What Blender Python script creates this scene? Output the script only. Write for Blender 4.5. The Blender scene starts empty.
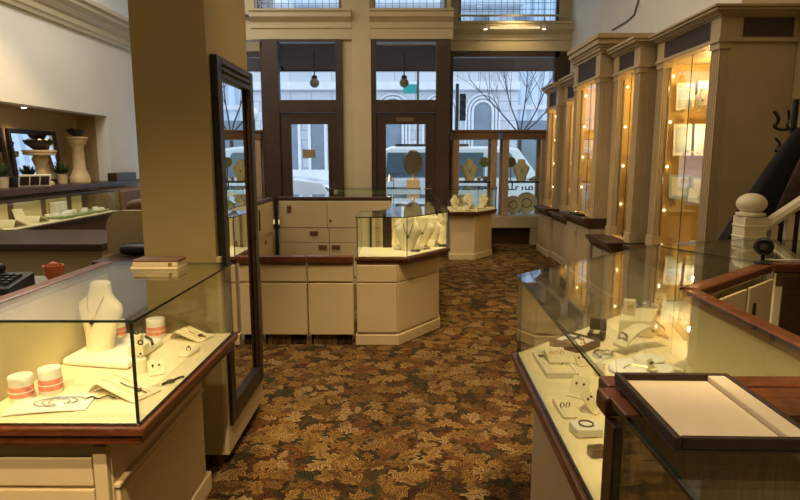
import bpy, math, random
from mathutils import Vector, Matrix
random.seed(7)
PI = math.pi
sc = bpy.context.scene
COL = sc.collection

# ------------------------------------------------------------------ camera
F, CAMH = 590.0, 1.52
TH, YAW = math.atan(92 / F), math.atan(4 / F)
cd = bpy.data.cameras.new('camera')
cam = bpy.data.objects.new('camera', cd)
COL.objects.link(cam)
cd.sensor_width = 36.0
cd.lens = F * 36.0 / 800.0
cd.clip_start = 0.05
cd.clip_end = 300
cam.location = (0, 0, CAMH)
cam.rotation_euler = (PI / 2 - TH, 0, YAW)
sc.camera = cam


def at(px, py, x=None, y=None, z=None):
    """point of a real plane (x=, y= or z=) seen along a given sight line"""
    a, b = (px - 400) / F, -(py - 250) / F
    d = [a, math.cos(TH) + b * math.sin(TH), -math.sin(TH) + b * math.cos(TH)]
    c, s = math.cos(YAW), math.sin(YAW)
    d = [d[0] * c - d[1] * s, d[0] * s + d[1] * c, d[2]]
    t = (z - CAMH) / d[2] if z is not None else (y / d[1] if y is not None else x / d[0])
    return Vector((d[0] * t, d[1] * t, CAMH + d[2] * t))


# ------------------------------------------------------------------ materials
MATS = {}


def nodes_of(name):
    m = bpy.data.materials.new(name)
    m.use_nodes = True
    nt = m.node_tree
    nt.nodes.clear()
    out = nt.nodes.new('ShaderNodeOutputMaterial')
    return m, nt, out


def ramp(nt, fac, stops, interp='LINEAR'):
    r = nt.nodes.new('ShaderNodeValToRGB')
    r.color_ramp.interpolation = interp
    e = r.color_ramp.elements
    while len(e) < len(stops):
        e.new(0.5)
    for k, (p, c) in enumerate(stops):
        e[k].position = p
        e[k].color = (*c, 1) if len(c) == 3 else c
    nt.links.new(fac, r.inputs[0])
    return r.outputs[0]


def math_node(nt, op, a, b=None, c=None, clamp=False):
    n = nt.nodes.new('ShaderNodeMath')
    n.operation = op
    n.use_clamp = clamp
    for i, v in enumerate((a, b, c)):
        if v is None:
            continue
        if isinstance(v, (int, float)):
            n.inputs[i].default_value = v
        else:
            nt.links.new(v, n.inputs[i])
    return n.outputs[0]


def mixc(nt, fac, a, b, blend='MIX'):
    n = nt.nodes.new('ShaderNodeMix')
    n.data_type = 'RGBA'
    n.blend_type = blend
    for i, v in ((0, fac), (6, a), (7, b)):
        if isinstance(v, (int, float)):
            n.inputs[i].default_value = v
        elif isinstance(v, tuple):
            n.inputs[i].default_value = (*v, 1)
        else:
            nt.links.new(v, n.inputs[i])
    return n.outputs[2]


def mk(name, col, rough=0.6, var=0.10, scale=6.0, bump=0.0, metal=0.0, spec=0.4, coat=0.0, bscale=40.0):
    m, nt, out = nodes_of(name)
    b = nt.nodes.new('ShaderNodeBsdfPrincipled')
    tc = nt.nodes.new('ShaderNodeTexCoord')
    no = nt.nodes.new('ShaderNodeTexNoise')
    no.inputs['Scale'].default_value = scale
    no.inputs['Detail'].default_value = 4
    nt.links.new(tc.outputs['Object'], no.inputs['Vector'])
    lo = tuple(max(0, c * (1 - var)) for c in col)
    hi = tuple(min(1, c * (1 + var)) for c in col)
    c = ramp(nt, no.outputs['Fac'], [(0.3, lo), (0.7, hi)])
    nt.links.new(c, b.inputs['Base Color'])
    b.inputs['Roughness'].default_value = rough
    b.inputs['Metallic'].default_value = metal
    b.inputs['Specular IOR Level'].default_value = spec
    b.inputs['Coat Weight'].default_value = coat
    if bump:
        n2 = nt.nodes.new('ShaderNodeTexNoise')
        n2.inputs['Scale'].default_value = bscale
        n2.inputs['Detail'].default_value = 3
        nt.links.new(tc.outputs['Object'], n2.inputs['Vector'])
        bp = nt.nodes.new('ShaderNodeBump')
        bp.inputs['Strength'].default_value = bump
        bp.inputs['Distance'].default_value = 0.01
        nt.links.new(n2.outputs['Fac'], bp.inputs['Height'])
        nt.links.new(bp.outputs[0], b.inputs['Normal'])
    nt.links.new(b.outputs[0], out.inputs[0])
    MATS[name] = m
    return m


def wood(name, dark, light, rough=0.3, scale=(3, 3, 3), coat=0.3):
    m, nt, out = nodes_of(name)
    b = nt.nodes.new('ShaderNodeBsdfPrincipled')
    tc = nt.nodes.new('ShaderNodeTexCoord')
    mp = nt.nodes.new('ShaderNodeMapping')
    mp.inputs['Scale'].default_value = scale
    nt.links.new(tc.outputs['Object'], mp.inputs[0])
    no = nt.nodes.new('ShaderNodeTexNoise')
    no.inputs['Scale'].default_value = 9
    no.inputs['Detail'].default_value = 8
    no.inputs['Distortion'].default_value = 1.2
    nt.links.new(mp.outputs[0], no.inputs['Vector'])
    c = ramp(nt, no.outputs['Fac'], [(0.3, dark), (0.7, light)])
    nt.links.new(c, b.inputs['Base Color'])
    b.inputs['Roughness'].default_value = rough
    b.inputs['Coat Weight'].default_value = coat
    b.inputs['Coat Roughness'].default_value = 0.15
    nt.links.new(b.outputs[0], out.inputs[0])
    MATS[name] = m
    return m


def emit(name, col, s):
    m, nt, out = nodes_of(name)
    e = nt.nodes.new('ShaderNodeEmission')
    e.inputs[0].default_value = (*col, 1)
    e.inputs[1].default_value = s
    nt.links.new(e.outputs[0], out.inputs[0])
    MATS[name] = m
    return m


def glass(name, tint=(0.96, 0.98, 0.96), f0=0.035, gain=0.95, rough=0.0):
    """clear thin sheet glass: transmission plus a Schlick mirror reflection"""
    m, nt, out = nodes_of(name)
    lw = nt.nodes.new('ShaderNodeLayerWeight')
    lw.inputs[0].default_value = 0.5
    p = math_node(nt, 'POWER', lw.outputs['Facing'], 4.8)
    f = math_node(nt, 'MULTIPLY_ADD', p, gain, f0, clamp=True)
    t = nt.nodes.new('ShaderNodeBsdfTransparent')
    t.inputs[0].default_value = (*tint, 1)
    g = nt.nodes.new('ShaderNodeBsdfGlossy')
    g.inputs['Roughness'].default_value = rough
    g.inputs[0].default_value = (0.95, 0.97, 1, 1)
    mx = nt.nodes.new('ShaderNodeMixShader')
    nt.links.new(f, mx.inputs[0])
    nt.links.new(t.outputs[0], mx.inputs[1])
    nt.links.new(g.outputs[0], mx.inputs[2])
    nt.links.new(mx.outputs[0], out.inputs[0])
    MATS[name] = m
    return m


def carpet(name):
    m, nt, out = nodes_of(name)
    b = nt.nodes.new('ShaderNodeBsdfPrincipled')
    b.inputs['Roughness'].default_value = 0.95
    b.inputs['Specular IOR Level'].default_value = 0.1
    tc = nt.nodes.new('ShaderNodeTexCoord')
    dn = nt.nodes.new('ShaderNodeTexNoise')
    dn.inputs['Scale'].default_value = 9
    dn.inputs['Detail'].default_value = 2
    nt.links.new(tc.outputs['Object'], dn.inputs['Vector'])

    def vm(op, a, b_=None):
        n = nt.nodes.new('ShaderNodeVectorMath')
        n.operation = op
        for i, v in enumerate((a, b_)):
            if v is None:
                continue
            if isinstance(v, tuple):
                n.inputs[i].default_value = v
            else:
                nt.links.new(v, n.inputs[i])
        return n.outputs[0]
    wob = vm('MULTIPLY', vm('SUBTRACT', dn.outputs['Color'], (0.5, 0.5, 0.5)), (0.07, 0.07, 0))
    base = vm('ADD', tc.outputs['Object'], wob)
    gn = nt.nodes.new('ShaderNodeTexNoise')
    gn.inputs['Scale'].default_value = 22
    gn.inputs['Detail'].default_value = 5
    nt.links.new(tc.outputs['Object'], gn.inputs['Vector'])
    col = ramp(nt, gn.outputs['Fac'], [(0.30, (0.010, 0.006, 0.004)), (0.52, (0.035, 0.018, 0.007)), (0.72, (0.10, 0.055, 0.018))])

    def layer(col, scale, off, pal, keep, asp, lobes):
        v = vm('MULTIPLY', vm('ADD', base, off), (scale, scale, 0))
        vo = nt.nodes.new('ShaderNodeTexVoronoi')
        vo.voronoi_dimensions = '2D'
        vo.inputs['Scale'].default_value = 1
        vo.inputs['Randomness'].default_value = 0.85
        nt.links.new(v, vo.inputs['Vector'])
        loc = vm('SUBTRACT', v, vo.outputs['Position'])
        sx = nt.nodes.new('ShaderNodeSeparateColor')
        nt.links.new(vo.outputs['Color'], sx.inputs[0])
        ang = math_node(nt, 'MULTIPLY', sx.outputs[0], 6.283)
        ro = nt.nodes.new('ShaderNodeVectorRotate')
        ro.rotation_type = 'Z_AXIS'
        nt.links.new(loc, ro.inputs['Vector'])
        nt.links.new(ang, ro.inputs['Angle'])
        s2 = nt.nodes.new('ShaderNodeSeparateXYZ')
        nt.links.new(ro.outputs[0], s2.inputs[0])
        u, w = s2.outputs[0], s2.outputs[1]
        aw = math_node(nt, 'ABSOLUTE', w)
        L = 0.62
        uu = math_node(nt, 'DIVIDE', u, L)
        prof = math_node(nt, 'SUBTRACT', 1.0, math_node(nt, 'MULTIPLY', uu, uu))
        lob = math_node(nt, 'SINE', math_node(nt, 'ADD', math_node(nt, 'MULTIPLY', u, lobes), math_node(nt, 'MULTIPLY', aw, -9.0)))
        lob = math_node(nt, 'MULTIPLY_ADD', lob, 0.30, 0.80)
        wid = math_node(nt, 'MULTIPLY', math_node(nt, 'MULTIPLY', prof, asp), lob)
        inside = math_node(nt, 'SUBTRACT', wid, aw)
        mask = math_node(nt, 'MULTIPLY', math_node(nt, 'GREATER_THAN', inside, 0.0), math_node(nt, 'LESS_THAN', sx.outputs[1], keep))
        lc = ramp(nt, sx.outputs[2], pal, 'CONSTANT')
        vein = math_node(nt, 'SINE', math_node(nt, 'ADD', math_node(nt, 'MULTIPLY', u, 46.0), math_node(nt, 'MULTIPLY', aw, -50.0)))
        vein = math_node(nt, 'MULTIPLY_ADD', vein, 0.42, 0.66)
        rim = math_node(nt, 'MULTIPLY', inside, 9.0, clamp=True)
        mid = math_node(nt, 'MULTIPLY', aw, 26.0, clamp=True)
        sh = math_node(nt, 'MULTIPLY', vein, math_node(nt, 'MULTIPLY_ADD', mid, 0.55, 0.45))
        sh = math_node(nt, 'MULTIPLY_ADD', math_node(nt, 'SUBTRACT', 1.0, rim), 0.45, sh)
        cc = mixc(nt, 1.0, lc, math_col(sh), 'MULTIPLY')
        return mixc(nt, mask, col, cc)

    def math_col(v):
        c = nt.nodes.new('ShaderNodeCombineColor')
        for i in range(3):
            nt.links.new(v, c.inputs[i])
        return c.outputs[0]
    dk = [(0, (0.040, 0.034, 0.014)), (0.3, (0.070, 0.028, 0.010)), (0.55, (0.055, 0.034, 0.012)), (0.75, (0.10, 0.046, 0.014)), (0.9, (0.044, 0.036, 0.016))]
    gd = [(0, (0.150, 0.080, 0.022)), (0.25, (0.235, 0.135, 0.040)), (0.5, (0.105, 0.052, 0.016)), (0.7, (0.185, 0.104, 0.030)), (0.88, (0.27, 0.175, 0.070))]
    rd = [(0, (0.13, 0.052, 0.015)), (0.35, (0.19, 0.10, 0.028)), (0.65, (0.045, 0.038, 0.016)), (0.85, (0.24, 0.15, 0.052))]
    col = layer(col, 7.0, (3.1, 1.7, 0), dk, 0.95, 0.46, 15.0)
    col = layer(col, 8.5, (0.4, 9.3, 0), rd, 0.9, 0.38, 22.0)
    col = layer(col, 7.6, (7.7, 4.1, 0), gd, 0.78, 0.42, 18.0)
    col = layer(col, 11.0, (5.2, 2.9, 0), gd, 0.42, 0.34, 20.0)
    fn = nt.nodes.new('ShaderNodeTexNoise')
    fn.inputs['Scale'].default_value = 420
    nt.links.new(tc.outputs['Object'], fn.inputs['Vector'])
    col = mixc(nt, 0.55, col, ramp(nt, fn.outputs['Fac'], [(0.3, (0.45, 0.45, 0.45)), (0.7, (1, 1, 1))]), 'MULTIPLY')
    nt.links.new(col, b.inputs['Base Color'])
    nt.links.new(b.outputs[0], out.inputs[0])
    MATS[name] = m
    return m


def striped(name, c1, c2, freq, axis='X', rough=0.6, duty=0.5):
    m, nt, out = nodes_of(name)
    b = nt.nodes.new('ShaderNodeBsdfPrincipled')
    b.inputs['Roughness'].default_value = rough
    tc = nt.nodes.new('ShaderNodeTexCoord')
    s = nt.nodes.new('ShaderNodeSeparateXYZ')
    nt.links.new(tc.outputs['Object'], s.inputs[0])
    f = math_node(nt, 'FRACT', math_node(nt, 'MULTIPLY', s.outputs[axis], freq))
    k = math_node(nt, 'GREATER_THAN', f, duty)
    nt.links.new(mixc(nt, k, c1, c2), b.inputs['Base Color'])
    nt.links.new(b.outputs[0], out.inputs[0])
    MATS[name] = m
    return m


def stone(name, c1, c2, mortar, w, h):
    m, nt, out = nodes_of(name)
    b = nt.nodes.new('ShaderNodeBsdfPrincipled')
    b.inputs['Roughness'].default_value = 0.9
    tc = nt.nodes.new('ShaderNodeTexCoord')
    s = nt.nodes.new('ShaderNodeSeparateXYZ')
    nt.links.new(tc.outputs['Object'], s.inputs[0])
    cx = nt.nodes.new('ShaderNodeCombineXYZ')
    nt.links.new(s.outputs['X'], cx.inputs['X'])
    nt.links.new(s.outputs['Z'], cx.inputs['Y'])
    br = nt.nodes.new('ShaderNodeTexBrick')
    br.inputs['Color1'].default_value = (*c1, 1)
    br.inputs['Color2'].default_value = (*c2, 1)
    br.inputs['Mortar'].default_value = (*mortar, 1)
    br.inputs['Scale'].default_value = 1
    br.inputs['Brick Width'].default_value = w
    br.inputs['Row Height'].default_value = h
    br.inputs['Mortar Size'].default_value = 0.025
    nt.links.new(cx.outputs[0], br.inputs['Vector'])
    nt.links.new(br.outputs['Color'], b.inputs['Base Color'])
    nt.links.new(b.outputs[0], out.inputs[0])
    MATS[name] = m
    return m


CREAM = mk('cream_laminate', (0.58, 0.46, 0.27), 0.55, 0.06, 3, 0.15, bscale=14)
CREAMD = mk('cream_paint', (0.52, 0.42, 0.25), 0.5, 0.05, 3)
PILLAR = mk('pillar_paint', (0.37, 0.28, 0.125), 0.7, 0.04, 2, 0.05, bscale=120)
WALLW = mk('white_wall_paint', (0.78, 0.75, 0.66), 0.8, 0.03, 2)
WALLU = mk('upper_wall_paint', (0.82, 0.82, 0.80), 0.8, 0.03, 2)
WALLR = mk('right_wall_paint', (0.80, 0.78, 0.72), 0.8, 0.03, 2)
TRIM = mk('cream_trim_paint', (0.56, 0.47, 0.29), 0.5, 0.04, 3)
NICHE = mk('niche_paint', (0.42, 0.30, 0.15), 0.8, 0.05, 3)
CEIL = mk('ceiling_paint', (0.50, 0.47, 0.40), 0.9, 0.03, 2)
CABP = mk('cabinet_paint', (0.44, 0.34, 0.20), 0.5, 0.06, 4)
CABIN = mk('cabinet_lining', (0.60, 0.41, 0.15), 0.75, 0.08, 5)
FRIEZE = mk('frieze_fabric', (0.055, 0.038, 0.040), 0.7, 0.15, 30)
WOODR = wood('red_wood', (0.052, 0.014, 0.005), (0.140, 0.042, 0.014), 0.30, (2, 2, 12), 0.18)
WOODD = wood('dark_wood', (0.026, 0.012, 0.008), (0.060, 0.026, 0.014), 0.4, (2, 2, 10), 0.15)
WOODM = wood('door_wood', (0.028, 0.012, 0.007), (0.060, 0.028, 0.014), 0.45, (6, 6, 1), 0.1)
WOODO = wood('oak_wood', (0.13, 0.065, 0.030), (0.21, 0.11, 0.052), 0.45, (8, 8, 1), 0.1)
POSTW = wood('pale_post_wood', (0.36, 0.23, 0.12), (0.50, 0.34, 0.19), 0.45, (8, 8, 1), 0.1)
WOODB = wood('brown_panel_wood', (0.11, 0.058, 0.026), (0.21, 0.115, 0.052), 0.45, (8, 8, 1), 0.1)
BLACKF = mk('black_frame', (0.016, 0.012, 0.010), 0.35, 0.3, 60, 0.6, bscale=90)
BLACK = mk('black_plastic', (0.012, 0.012, 0.014), 0.4, 0.1)
BLACKC = mk('black_coat_cloth', (0.010, 0.010, 0.012), 0.9, 0.3, 30, 0.5)
COATP = mk('dark_floral_cloth', (0.045, 0.018, 0.018), 0.9, 0.9, 14)
LINING = mk('deck_lining', (0.78, 0.70, 0.46), 0.85, 0.04, 8)
PANELI = mk('case_back_panel', (0.70, 0.62, 0.38), 0.8, 0.04, 6)
DISP = mk('display_leatherette', (0.80, 0.72, 0.50), 0.55, 0.04, 12)
WHITE = mk('white_card', (0.82, 0.80, 0.72), 0.6, 0.03, 12)
PINKB = mk('pink_band', (0.72, 0.27, 0.18), 0.6, 0.25, 60)
GOLD = mk('gold', (0.80, 0.55, 0.20), 0.25, 0.05, metal=1.0)
SILVER = mk('silver', (0.75, 0.74, 0.72), 0.22, 0.05, metal=1.0)
STEEL = mk('dark_steel', (0.12, 0.11, 0.10), 0.35, 0.1, metal=0.8)
GEMD = mk('dark_gem', (0.03, 0.022, 0.02), 0.15, 0.2)
GREENP = mk('green_pad', (0.25, 0.30, 0.12), 0.8, 0.25, 30)
BLUEP = mk('pale_blue_card', (0.50, 0.58, 0.66), 0.6, 0.08, 8)
BROWNL = mk('brown_leather', (0.12, 0.06, 0.03), 0.5, 0.15, 20)
DKBRN = mk('dark_brown_fabric', (0.040, 0.020, 0.014), 0.6, 0.15, 30)
TRAYL = mk('tray_lining', (0.68, 0.58, 0.42), 0.85, 0.04, 20)
LEAF = mk('plant_leaf', (0.045, 0.075, 0.030), 0.6, 0.4, 30)
POT = mk('pale_pot', (0.50, 0.42, 0.30), 0.7, 0.1, 10)
STONEP = mk('pedestal_stone', (0.56, 0.42, 0.22), 0.6, 0.14, 9)
ORANGE = mk('orange_plastic', (0.60, 0.14, 0.03), 0.4, 0.1)
WHITEP = mk('white_stair_paint', (0.72, 0.64, 0.45), 0.5, 0.03, 6)
GREYT = mk('grey_desk_top', (0.34, 0.31, 0.25), 0.35, 0.05, 6)
MIRR = mk('mirror_silver', (0.86, 0.88, 0.90), 0.0, 0.0, metal=1.0)
ROOMB = mk('rear_room_paint', (0.30, 0.24, 0.16), 0.8, 0.05, 2)
EDGE = mk('glass_edge', (0.012, 0.022, 0.020), 0.15, 0.1)
TEAL = mk('teal_sign', (0.03, 0.32, 0.30), 0.5, 0.05)
ICEW = mk('snow', (0.86, 0.88, 0.90), 0.9, 0.06, 3)
ASPH = mk('wet_asphalt', (0.26, 0.28, 0.31), 0.7, 0.3, 2)
CARW = mk('white_car_paint', (0.80, 0.81, 0.82), 0.3, 0.04, coat=0.5)
CARG = mk('dark_car_glass', (0.09, 0.14, 0.17), 0.05, 0.1, spec=0.8)
TYRE = mk('tyre_rubber', (0.02, 0.02, 0.02), 0.8, 0.1)
BARK = mk('bare_bark', (0.055, 0.05, 0.05), 0.9, 0.2, 20)
STONEF = stone('grey_stone_blocks', (0.56, 0.57, 0.60), (0.66, 0.67, 0.70), (0.40, 0.41, 0.44), 1.1, 0.5)
STONET = mk('pale_stone_trim', (0.74, 0.75, 0.77), 0.9, 0.06, 2)
FWIN = mk('facade_window_glass', (0.22, 0.26, 0.31), 0.15, 0.2, 1)
TOWER = striped('tower_fins', (0.46, 0.54, 0.64), (0.66, 0.74, 0.84), 1.6, 'X', 0.4, 0.45)
AWN = wood('awning_boards', (0.030, 0.010, 0.005), (0.085, 0.034, 0.015), 0.85, (1, 8, 1), 0.0)
GLASS = glass('case_glass', (0.955, 0.975, 0.945))
GLASSW = glass('window_glass', (0.98, 0.985, 0.99), 0.02, 0.5)
GLASSL = glass('leaded_glass', (0.86, 0.92, 0.97), 0.02, 0.4)
BULB = emit('warm_lamp_face', (1.0, 0.78, 0.42), 0.75)
PUCK = emit('cabinet_puck_lamp', (1.0, 0.80, 0.45), 9)
LEDW = emit('white_lamp_face', (1.0, 0.90, 0.70), 9)
CARPET = carpet('leaf_carpet')
FLATS = [GLASS, EDGE]


# ------------------------------------------------------------------ mesh helper
class MB:
    def __init__(s):
        s.v, s.f, s.m = [], [], []

    def add(s, vs, fs, m=0, M=None):
        b = len(s.v)
        for p in vs:
            p = Vector(p)
            s.v.append(M @ p if M is not None else p)
        for k, f in enumerate(fs):
            s.f.append([b + i for i in f])
            s.m.append(m[k] if isinstance(m, list) else m)
        return s

    def box(s, x0, x1, y0, y1, z0, z1, m=0, M=None):
        x0, x1 = min(x0, x1), max(x0, x1)
        y0, y1 = min(y0, y1), max(y0, y1)
        z0, z1 = min(z0, z1), max(z0, z1)
        vs = [(x, y, z) for z in (z0, z1) for y in (y0, y1) for x in (x0, x1)]
        return s.add(vs, [(0, 2, 3, 1), (4, 5, 7, 6), (0, 1, 5, 4), (1, 3, 7, 5), (3, 2, 6, 7), (2, 0, 4, 6)], m, M)

    def prism(s, poly, z0, z1, m=0, side=None, M=None):
        n = len(poly)
        a = sum(poly[i][0] * poly[(i + 1) % n][1] - poly[(i + 1) % n][0] * poly[i][1] for i in range(n))
        if a < 0:
            poly = poly[::-1]
        vs = [(p[0], p[1], z0) for p in poly] + [(p[0], p[1], z1) for p in poly]
        fs = [tuple(range(n - 1, -1, -1)), tuple(range(n, 2 * n))]
        ms = [m, m]
        for i in range(n):
            j = (i + 1) % n
            fs.append((i, j, n + j, n + i))
            ms.append(m if side is None else side)
        return s.add(vs, fs, ms, M)

    def profile(s, prof, axis, a0, a1, m=0):
        """extrude a closed (u, z) outline along x or y"""
        n = len(prof)
        if axis == 'x':
            vs = [(a, p[0], p[1]) for a in (a0, a1) for p in prof]
        else:
            vs = [(p[0], a, p[1]) for a in (a0, a1) for p in prof]
        fs = [tuple(range(n - 1, -1, -1)), tuple(range(n, 2 * n))] + [(i, (i + 1) % n, n + (i + 1) % n, n + i) for i in range(n)]
        return s.add(vs, fs, m)

    def loft(s, rings, m=0, M=None, cap=True, closed=False):
        n = len(rings[0])
        vs = [p for r in rings for p in r]
        fs = []
        K = len(rings)
        for k in range(K if closed else K - 1):
            a, b = k * n, ((k + 1) % K) * n
            for i in range(n):
                j = (i + 1) % n
                fs.append((a + i, a + j, b + j, b + i))
        if cap and not closed:
            fs.append(tuple(range(n - 1, -1, -1)))
            fs.append(tuple(range((K - 1) * n, K * n)))
        return s.add(vs, fs, m, M)

    def lathe(s, prof, n=20, c=(0, 0, 0), m=0, M=None, sx=1, sy=1):
        rings = [[(c[0] + r * sx * math.cos(2 * PI * i / n), c[1] + r * sy * math.sin(2 * PI * i / n), c[2] + z) for i in range(n)] for r, z in prof]
        return s.loft(rings, m, M)

    def tube(s, pts, r, n=8, m=0, closed=False, M=None):
        pts = [Vector(p) for p in pts]
        rings = []
        up = Vector((0.13, 0.21, 0.97))
        K = len(pts)
        for k, p in enumerate(pts):
            a = pts[(k - 1) % K] if (closed or k) else p
            b = pts[(k + 1) % K] if (closed or k < K - 1) else p
            t = (b - a).normalized()
            u = t.cross(up)
            if u.length < 1e-4:
                u = t.cross(Vector((1, 0, 0)))
            u.normalize()
            w = t.cross(u)
            rr = r[k] if isinstance(r, (list, tuple)) else r
            rings.append([p + rr * (math.cos(2 * PI * i / n) * u + math.sin(2 * PI * i / n) * w) for i in range(n)])
        return s.loft(rings, m, M, True, closed)

    def ball(s, c, r, n=14, m=0, M=None, sz=1.0):
        K = max(6, n // 2)
        prof = [(max(1e-4, r * math.sin(PI * k / K)), -r * sz * math.cos(PI * k / K)) for k in range(K + 1)]
        return s.lathe(prof, n, c, m, M)

    def torus(s, c, R, r, n=20, k=8, m=0, M=None, axis='z'):
        pts = []
        for i in range(n):
            a = 2 * PI * i / n
            q = {'z': (R * math.cos(a), R * math.sin(a), 0), 'x': (0, R * math.cos(a), R * math.sin(a)), 'y': (R * math.cos(a), 0, R * math.sin(a))}[axis]
            pts.append((c[0] + q[0], c[1] + q[1], c[2] + q[2]))
        return s.tube(pts, r, k, m, True, M)

    def sheet(s, fn, nu, nv, t, m=0, M=None):
        """a curved slab: fn(u, v) gives the top surface, t is the thickness"""
        top = [[Vector(fn(i / nu, j / nv)) for j in range(nv + 1)] for i in range(nu + 1)]
        vs = [p for r in top for p in r] + [p - Vector((0, 0, t)) for r in top for p in r]
        N = (nu + 1) * (nv + 1)
        I = lambda i, j: i * (nv + 1) + j
        fs = []
        for i in range(nu):
            for j in range(nv):
                q = (I(i, j), I(i + 1, j), I(i + 1, j + 1), I(i, j + 1))
                fs.append(q)
                fs.append(tuple(N + x for x in q[::-1]))
        for i in range(nu):
            fs.append((I(i, 0), N + I(i, 0), N + I(i + 1, 0), I(i + 1, 0)))
            fs.append((I(i, nv), I(i + 1, nv), N + I(i + 1, nv), N + I(i, nv)))
        for j in range(nv):
            fs.append((I(0, j), I(0, j + 1), N + I(0, j + 1), N + I(0, j)))
            fs.append((I(nu, j), N + I(nu, j), N + I(nu, j + 1), I(nu, j + 1)))
        return s.add(vs, fs, m, M)

    def build(s, name, mats, parent=None, bevel=0.0, smooth=False, label=None):
        if not isinstance(mats, (list, tuple)):
            mats = [mats]
        off = Vector((0, 0, 0))
        p = parent
        while p is not None:
            off += p.location
            p = p.parent
        me = bpy.data.meshes.new(name)
        me.from_pydata([tuple(v - off) for v in s.v], [], s.f)
        for mt in mats:
            me.materials.append(mt)
        me.polygons.foreach_set('material_index', s.m)
        me.validate()
        if smooth:
            me.polygons.foreach_set('use_smooth', [True] * len(me.polygons))
            me.set_sharp_from_angle(angle=math.radians(40))
        me.update()
        o = bpy.data.objects.new(name, me)
        COL.objects.link(o)
        if parent is not None:
            o.parent = parent
        if bevel:
            b = o.modifiers.new('bevel', 'BEVEL')
            b.width = bevel
            b.segments = 2
            b.limit_method = 'ANGLE'
            b.angle_limit = math.radians(50)
            b.harden_normals = False
        if label:
            o['label'] = label
        return o


def tag(o, label, cat, group=None, kind=None):
    o['label'] = label
    o['category'] = cat
    if group:
        o['group'] = group
    if kind:
        o['kind'] = kind
    return o


def thing(name, label, cat, loc=(0, 0, 0), group=None):
    o = bpy.data.objects.new(name, None)
    o.empty_display_size = 0.05
    COL.objects.link(o)
    o.location = loc
    return tag(o, label, cat, group)


def struct(name, mb, mats, label=None, bevel=0.0, smooth=False, parent=None):
    o = mb.build(name, mats, parent, bevel, smooth, label)
    if parent is None:
        o['kind'] = 'structure'
    return o


KIDS = {}


def place(o, loc, rz=0.0, s=1.0, rx=0.0, ry=0.0):
    o.location = loc
    o.rotation_euler = (rx, ry, rz)
    o.scale = (s, s, s)
    return o


def dup(root, label, group=None):
    def rec(o, parent):
        c = o.copy()
        COL.objects.link(c)
        c.parent = parent
        for ch in [k for k in o.children]:
            rec(ch, c)
        return c
    r = rec(root, None)
    r['label'] = label
    if group:
        r['group'] = group
    return r


def bx(x0, x1, y0, y1, z0, z1):
    return MB().box(x0, x1, y0, y1, z0, z1)


def inset(poly, d):
    """offset a counter-clockwise polygon inwards; d is one distance or one per edge (negative = outwards)"""
    n = len(poly)
    ds = d if isinstance(d, (list, tuple)) else [d] * n
    lines = []
    for i in range(n):
        a, b = Vector(poly[i]), Vector(poly[(i + 1) % n])
        t = (b - a).normalized()
        nrm = Vector((-t.y, t.x))
        lines.append((a + nrm * ds[i], t))
    out = []
    for i in range(n):
        p, t = lines[i - 1]
        q, u = lines[i]
        den = t.x * u.y - t.y * u.x
        if abs(den) < 1e-6:
            out.append(tuple(q))
        else:
            w = q - p
            k = (w.x * u.y - w.y * u.x) / den
            out.append(tuple(p + t * k))
    return out


def seg_box(mb, a, b, d0, d1, z0, z1, e0=0.0, e1=0.0, m=0):
    """a slab standing on segment a-b, from d0 to d1 along its left normal"""
    a, b = Vector(a), Vector(b)
    t = (b - a).normalized()
    nrm = Vector((-t.y, t.x))
    a = a + t * e0
    b = b - t * e1
    poly = [tuple(a + nrm * d0), tuple(b + nrm * d0), tuple(b + nrm * d1), tuple(a + nrm * d1)]
    return mb.prism(poly, z0, z1, m)


# ================================================================== THE SETTING
CZ = 5.2                      # ceiling height
struct('floor', bx(-5.4, 3.6, -3.2, 11.2, -0.06, 0.0), CARPET)
struct('ceiling', bx(-5.4, 3.6, -3.2, 11.35, CZ, CZ + 0.1), CEIL)
# left wall with a lit niche
w = MB()
w.box(-5.0, -4.8, -3.2, 6.3, 0, 3.4)
w.box(-5.0, -4.8, 9.72, 11.2, 0, 3.4)
w.box(-5.0, -4.8, 6.3, 9.72, 0, 1.08)
w.box(-5.0, -4.8, 6.3, 9.72, 2.19, 3.4)
struct('wall_left', w, WALLW)
struct('wall_left_upper', bx(-5.0, -4.8, -3.2, 11.2, 3.4, CZ), WALLU)
n = MB()
n.box(-5.38, -5.3, 6.2, 9.82, 1.0, 2.3)
n.box(-5.3, -5.0, 6.2, 6.3, 1.0, 2.3)
n.box(-5.3, -5.0, 9.72, 9.82, 1.0, 2.3)
n.box(-5.3, -5.0, 6.3, 9.72, 2.19, 2.3)
n.box(-5.3, -5.0, 6.3, 9.72, 1.0, 1.08)
struct('trim_1', n, NICHE, 'brown painted lining of the wall niche')
pf = [(-4.8, 3.36), (-4.76, 3.36), (-4.75, 3.40), (-4.73, 3.43), (-4.73, 3.50), (-4.70, 3.53), (-4.66, 3.60), (-4.60, 3.66), (-4.60, 3.72), (-4.56, 3.74), (-4.56, 3.80), (-4.8, 3.80)]
struct('trim_2', MB().profile(pf, 'y', -3.2, 11.2), TRIM, 'stepped cornice along the left wall')
# right wall, rear wall
struct('wall_right', bx(3.03, 3.2, 5.6, 11.2, 0, CZ), WALLR)
struct('wall_right_near', bx(3.03, 3.2, -3.2, 5.6, 0, CZ), PILLAR)
struct('wall_rear', bx(-5.4, 3.6, -3.3, -3.2, 0, CZ), ROOMB)

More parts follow.
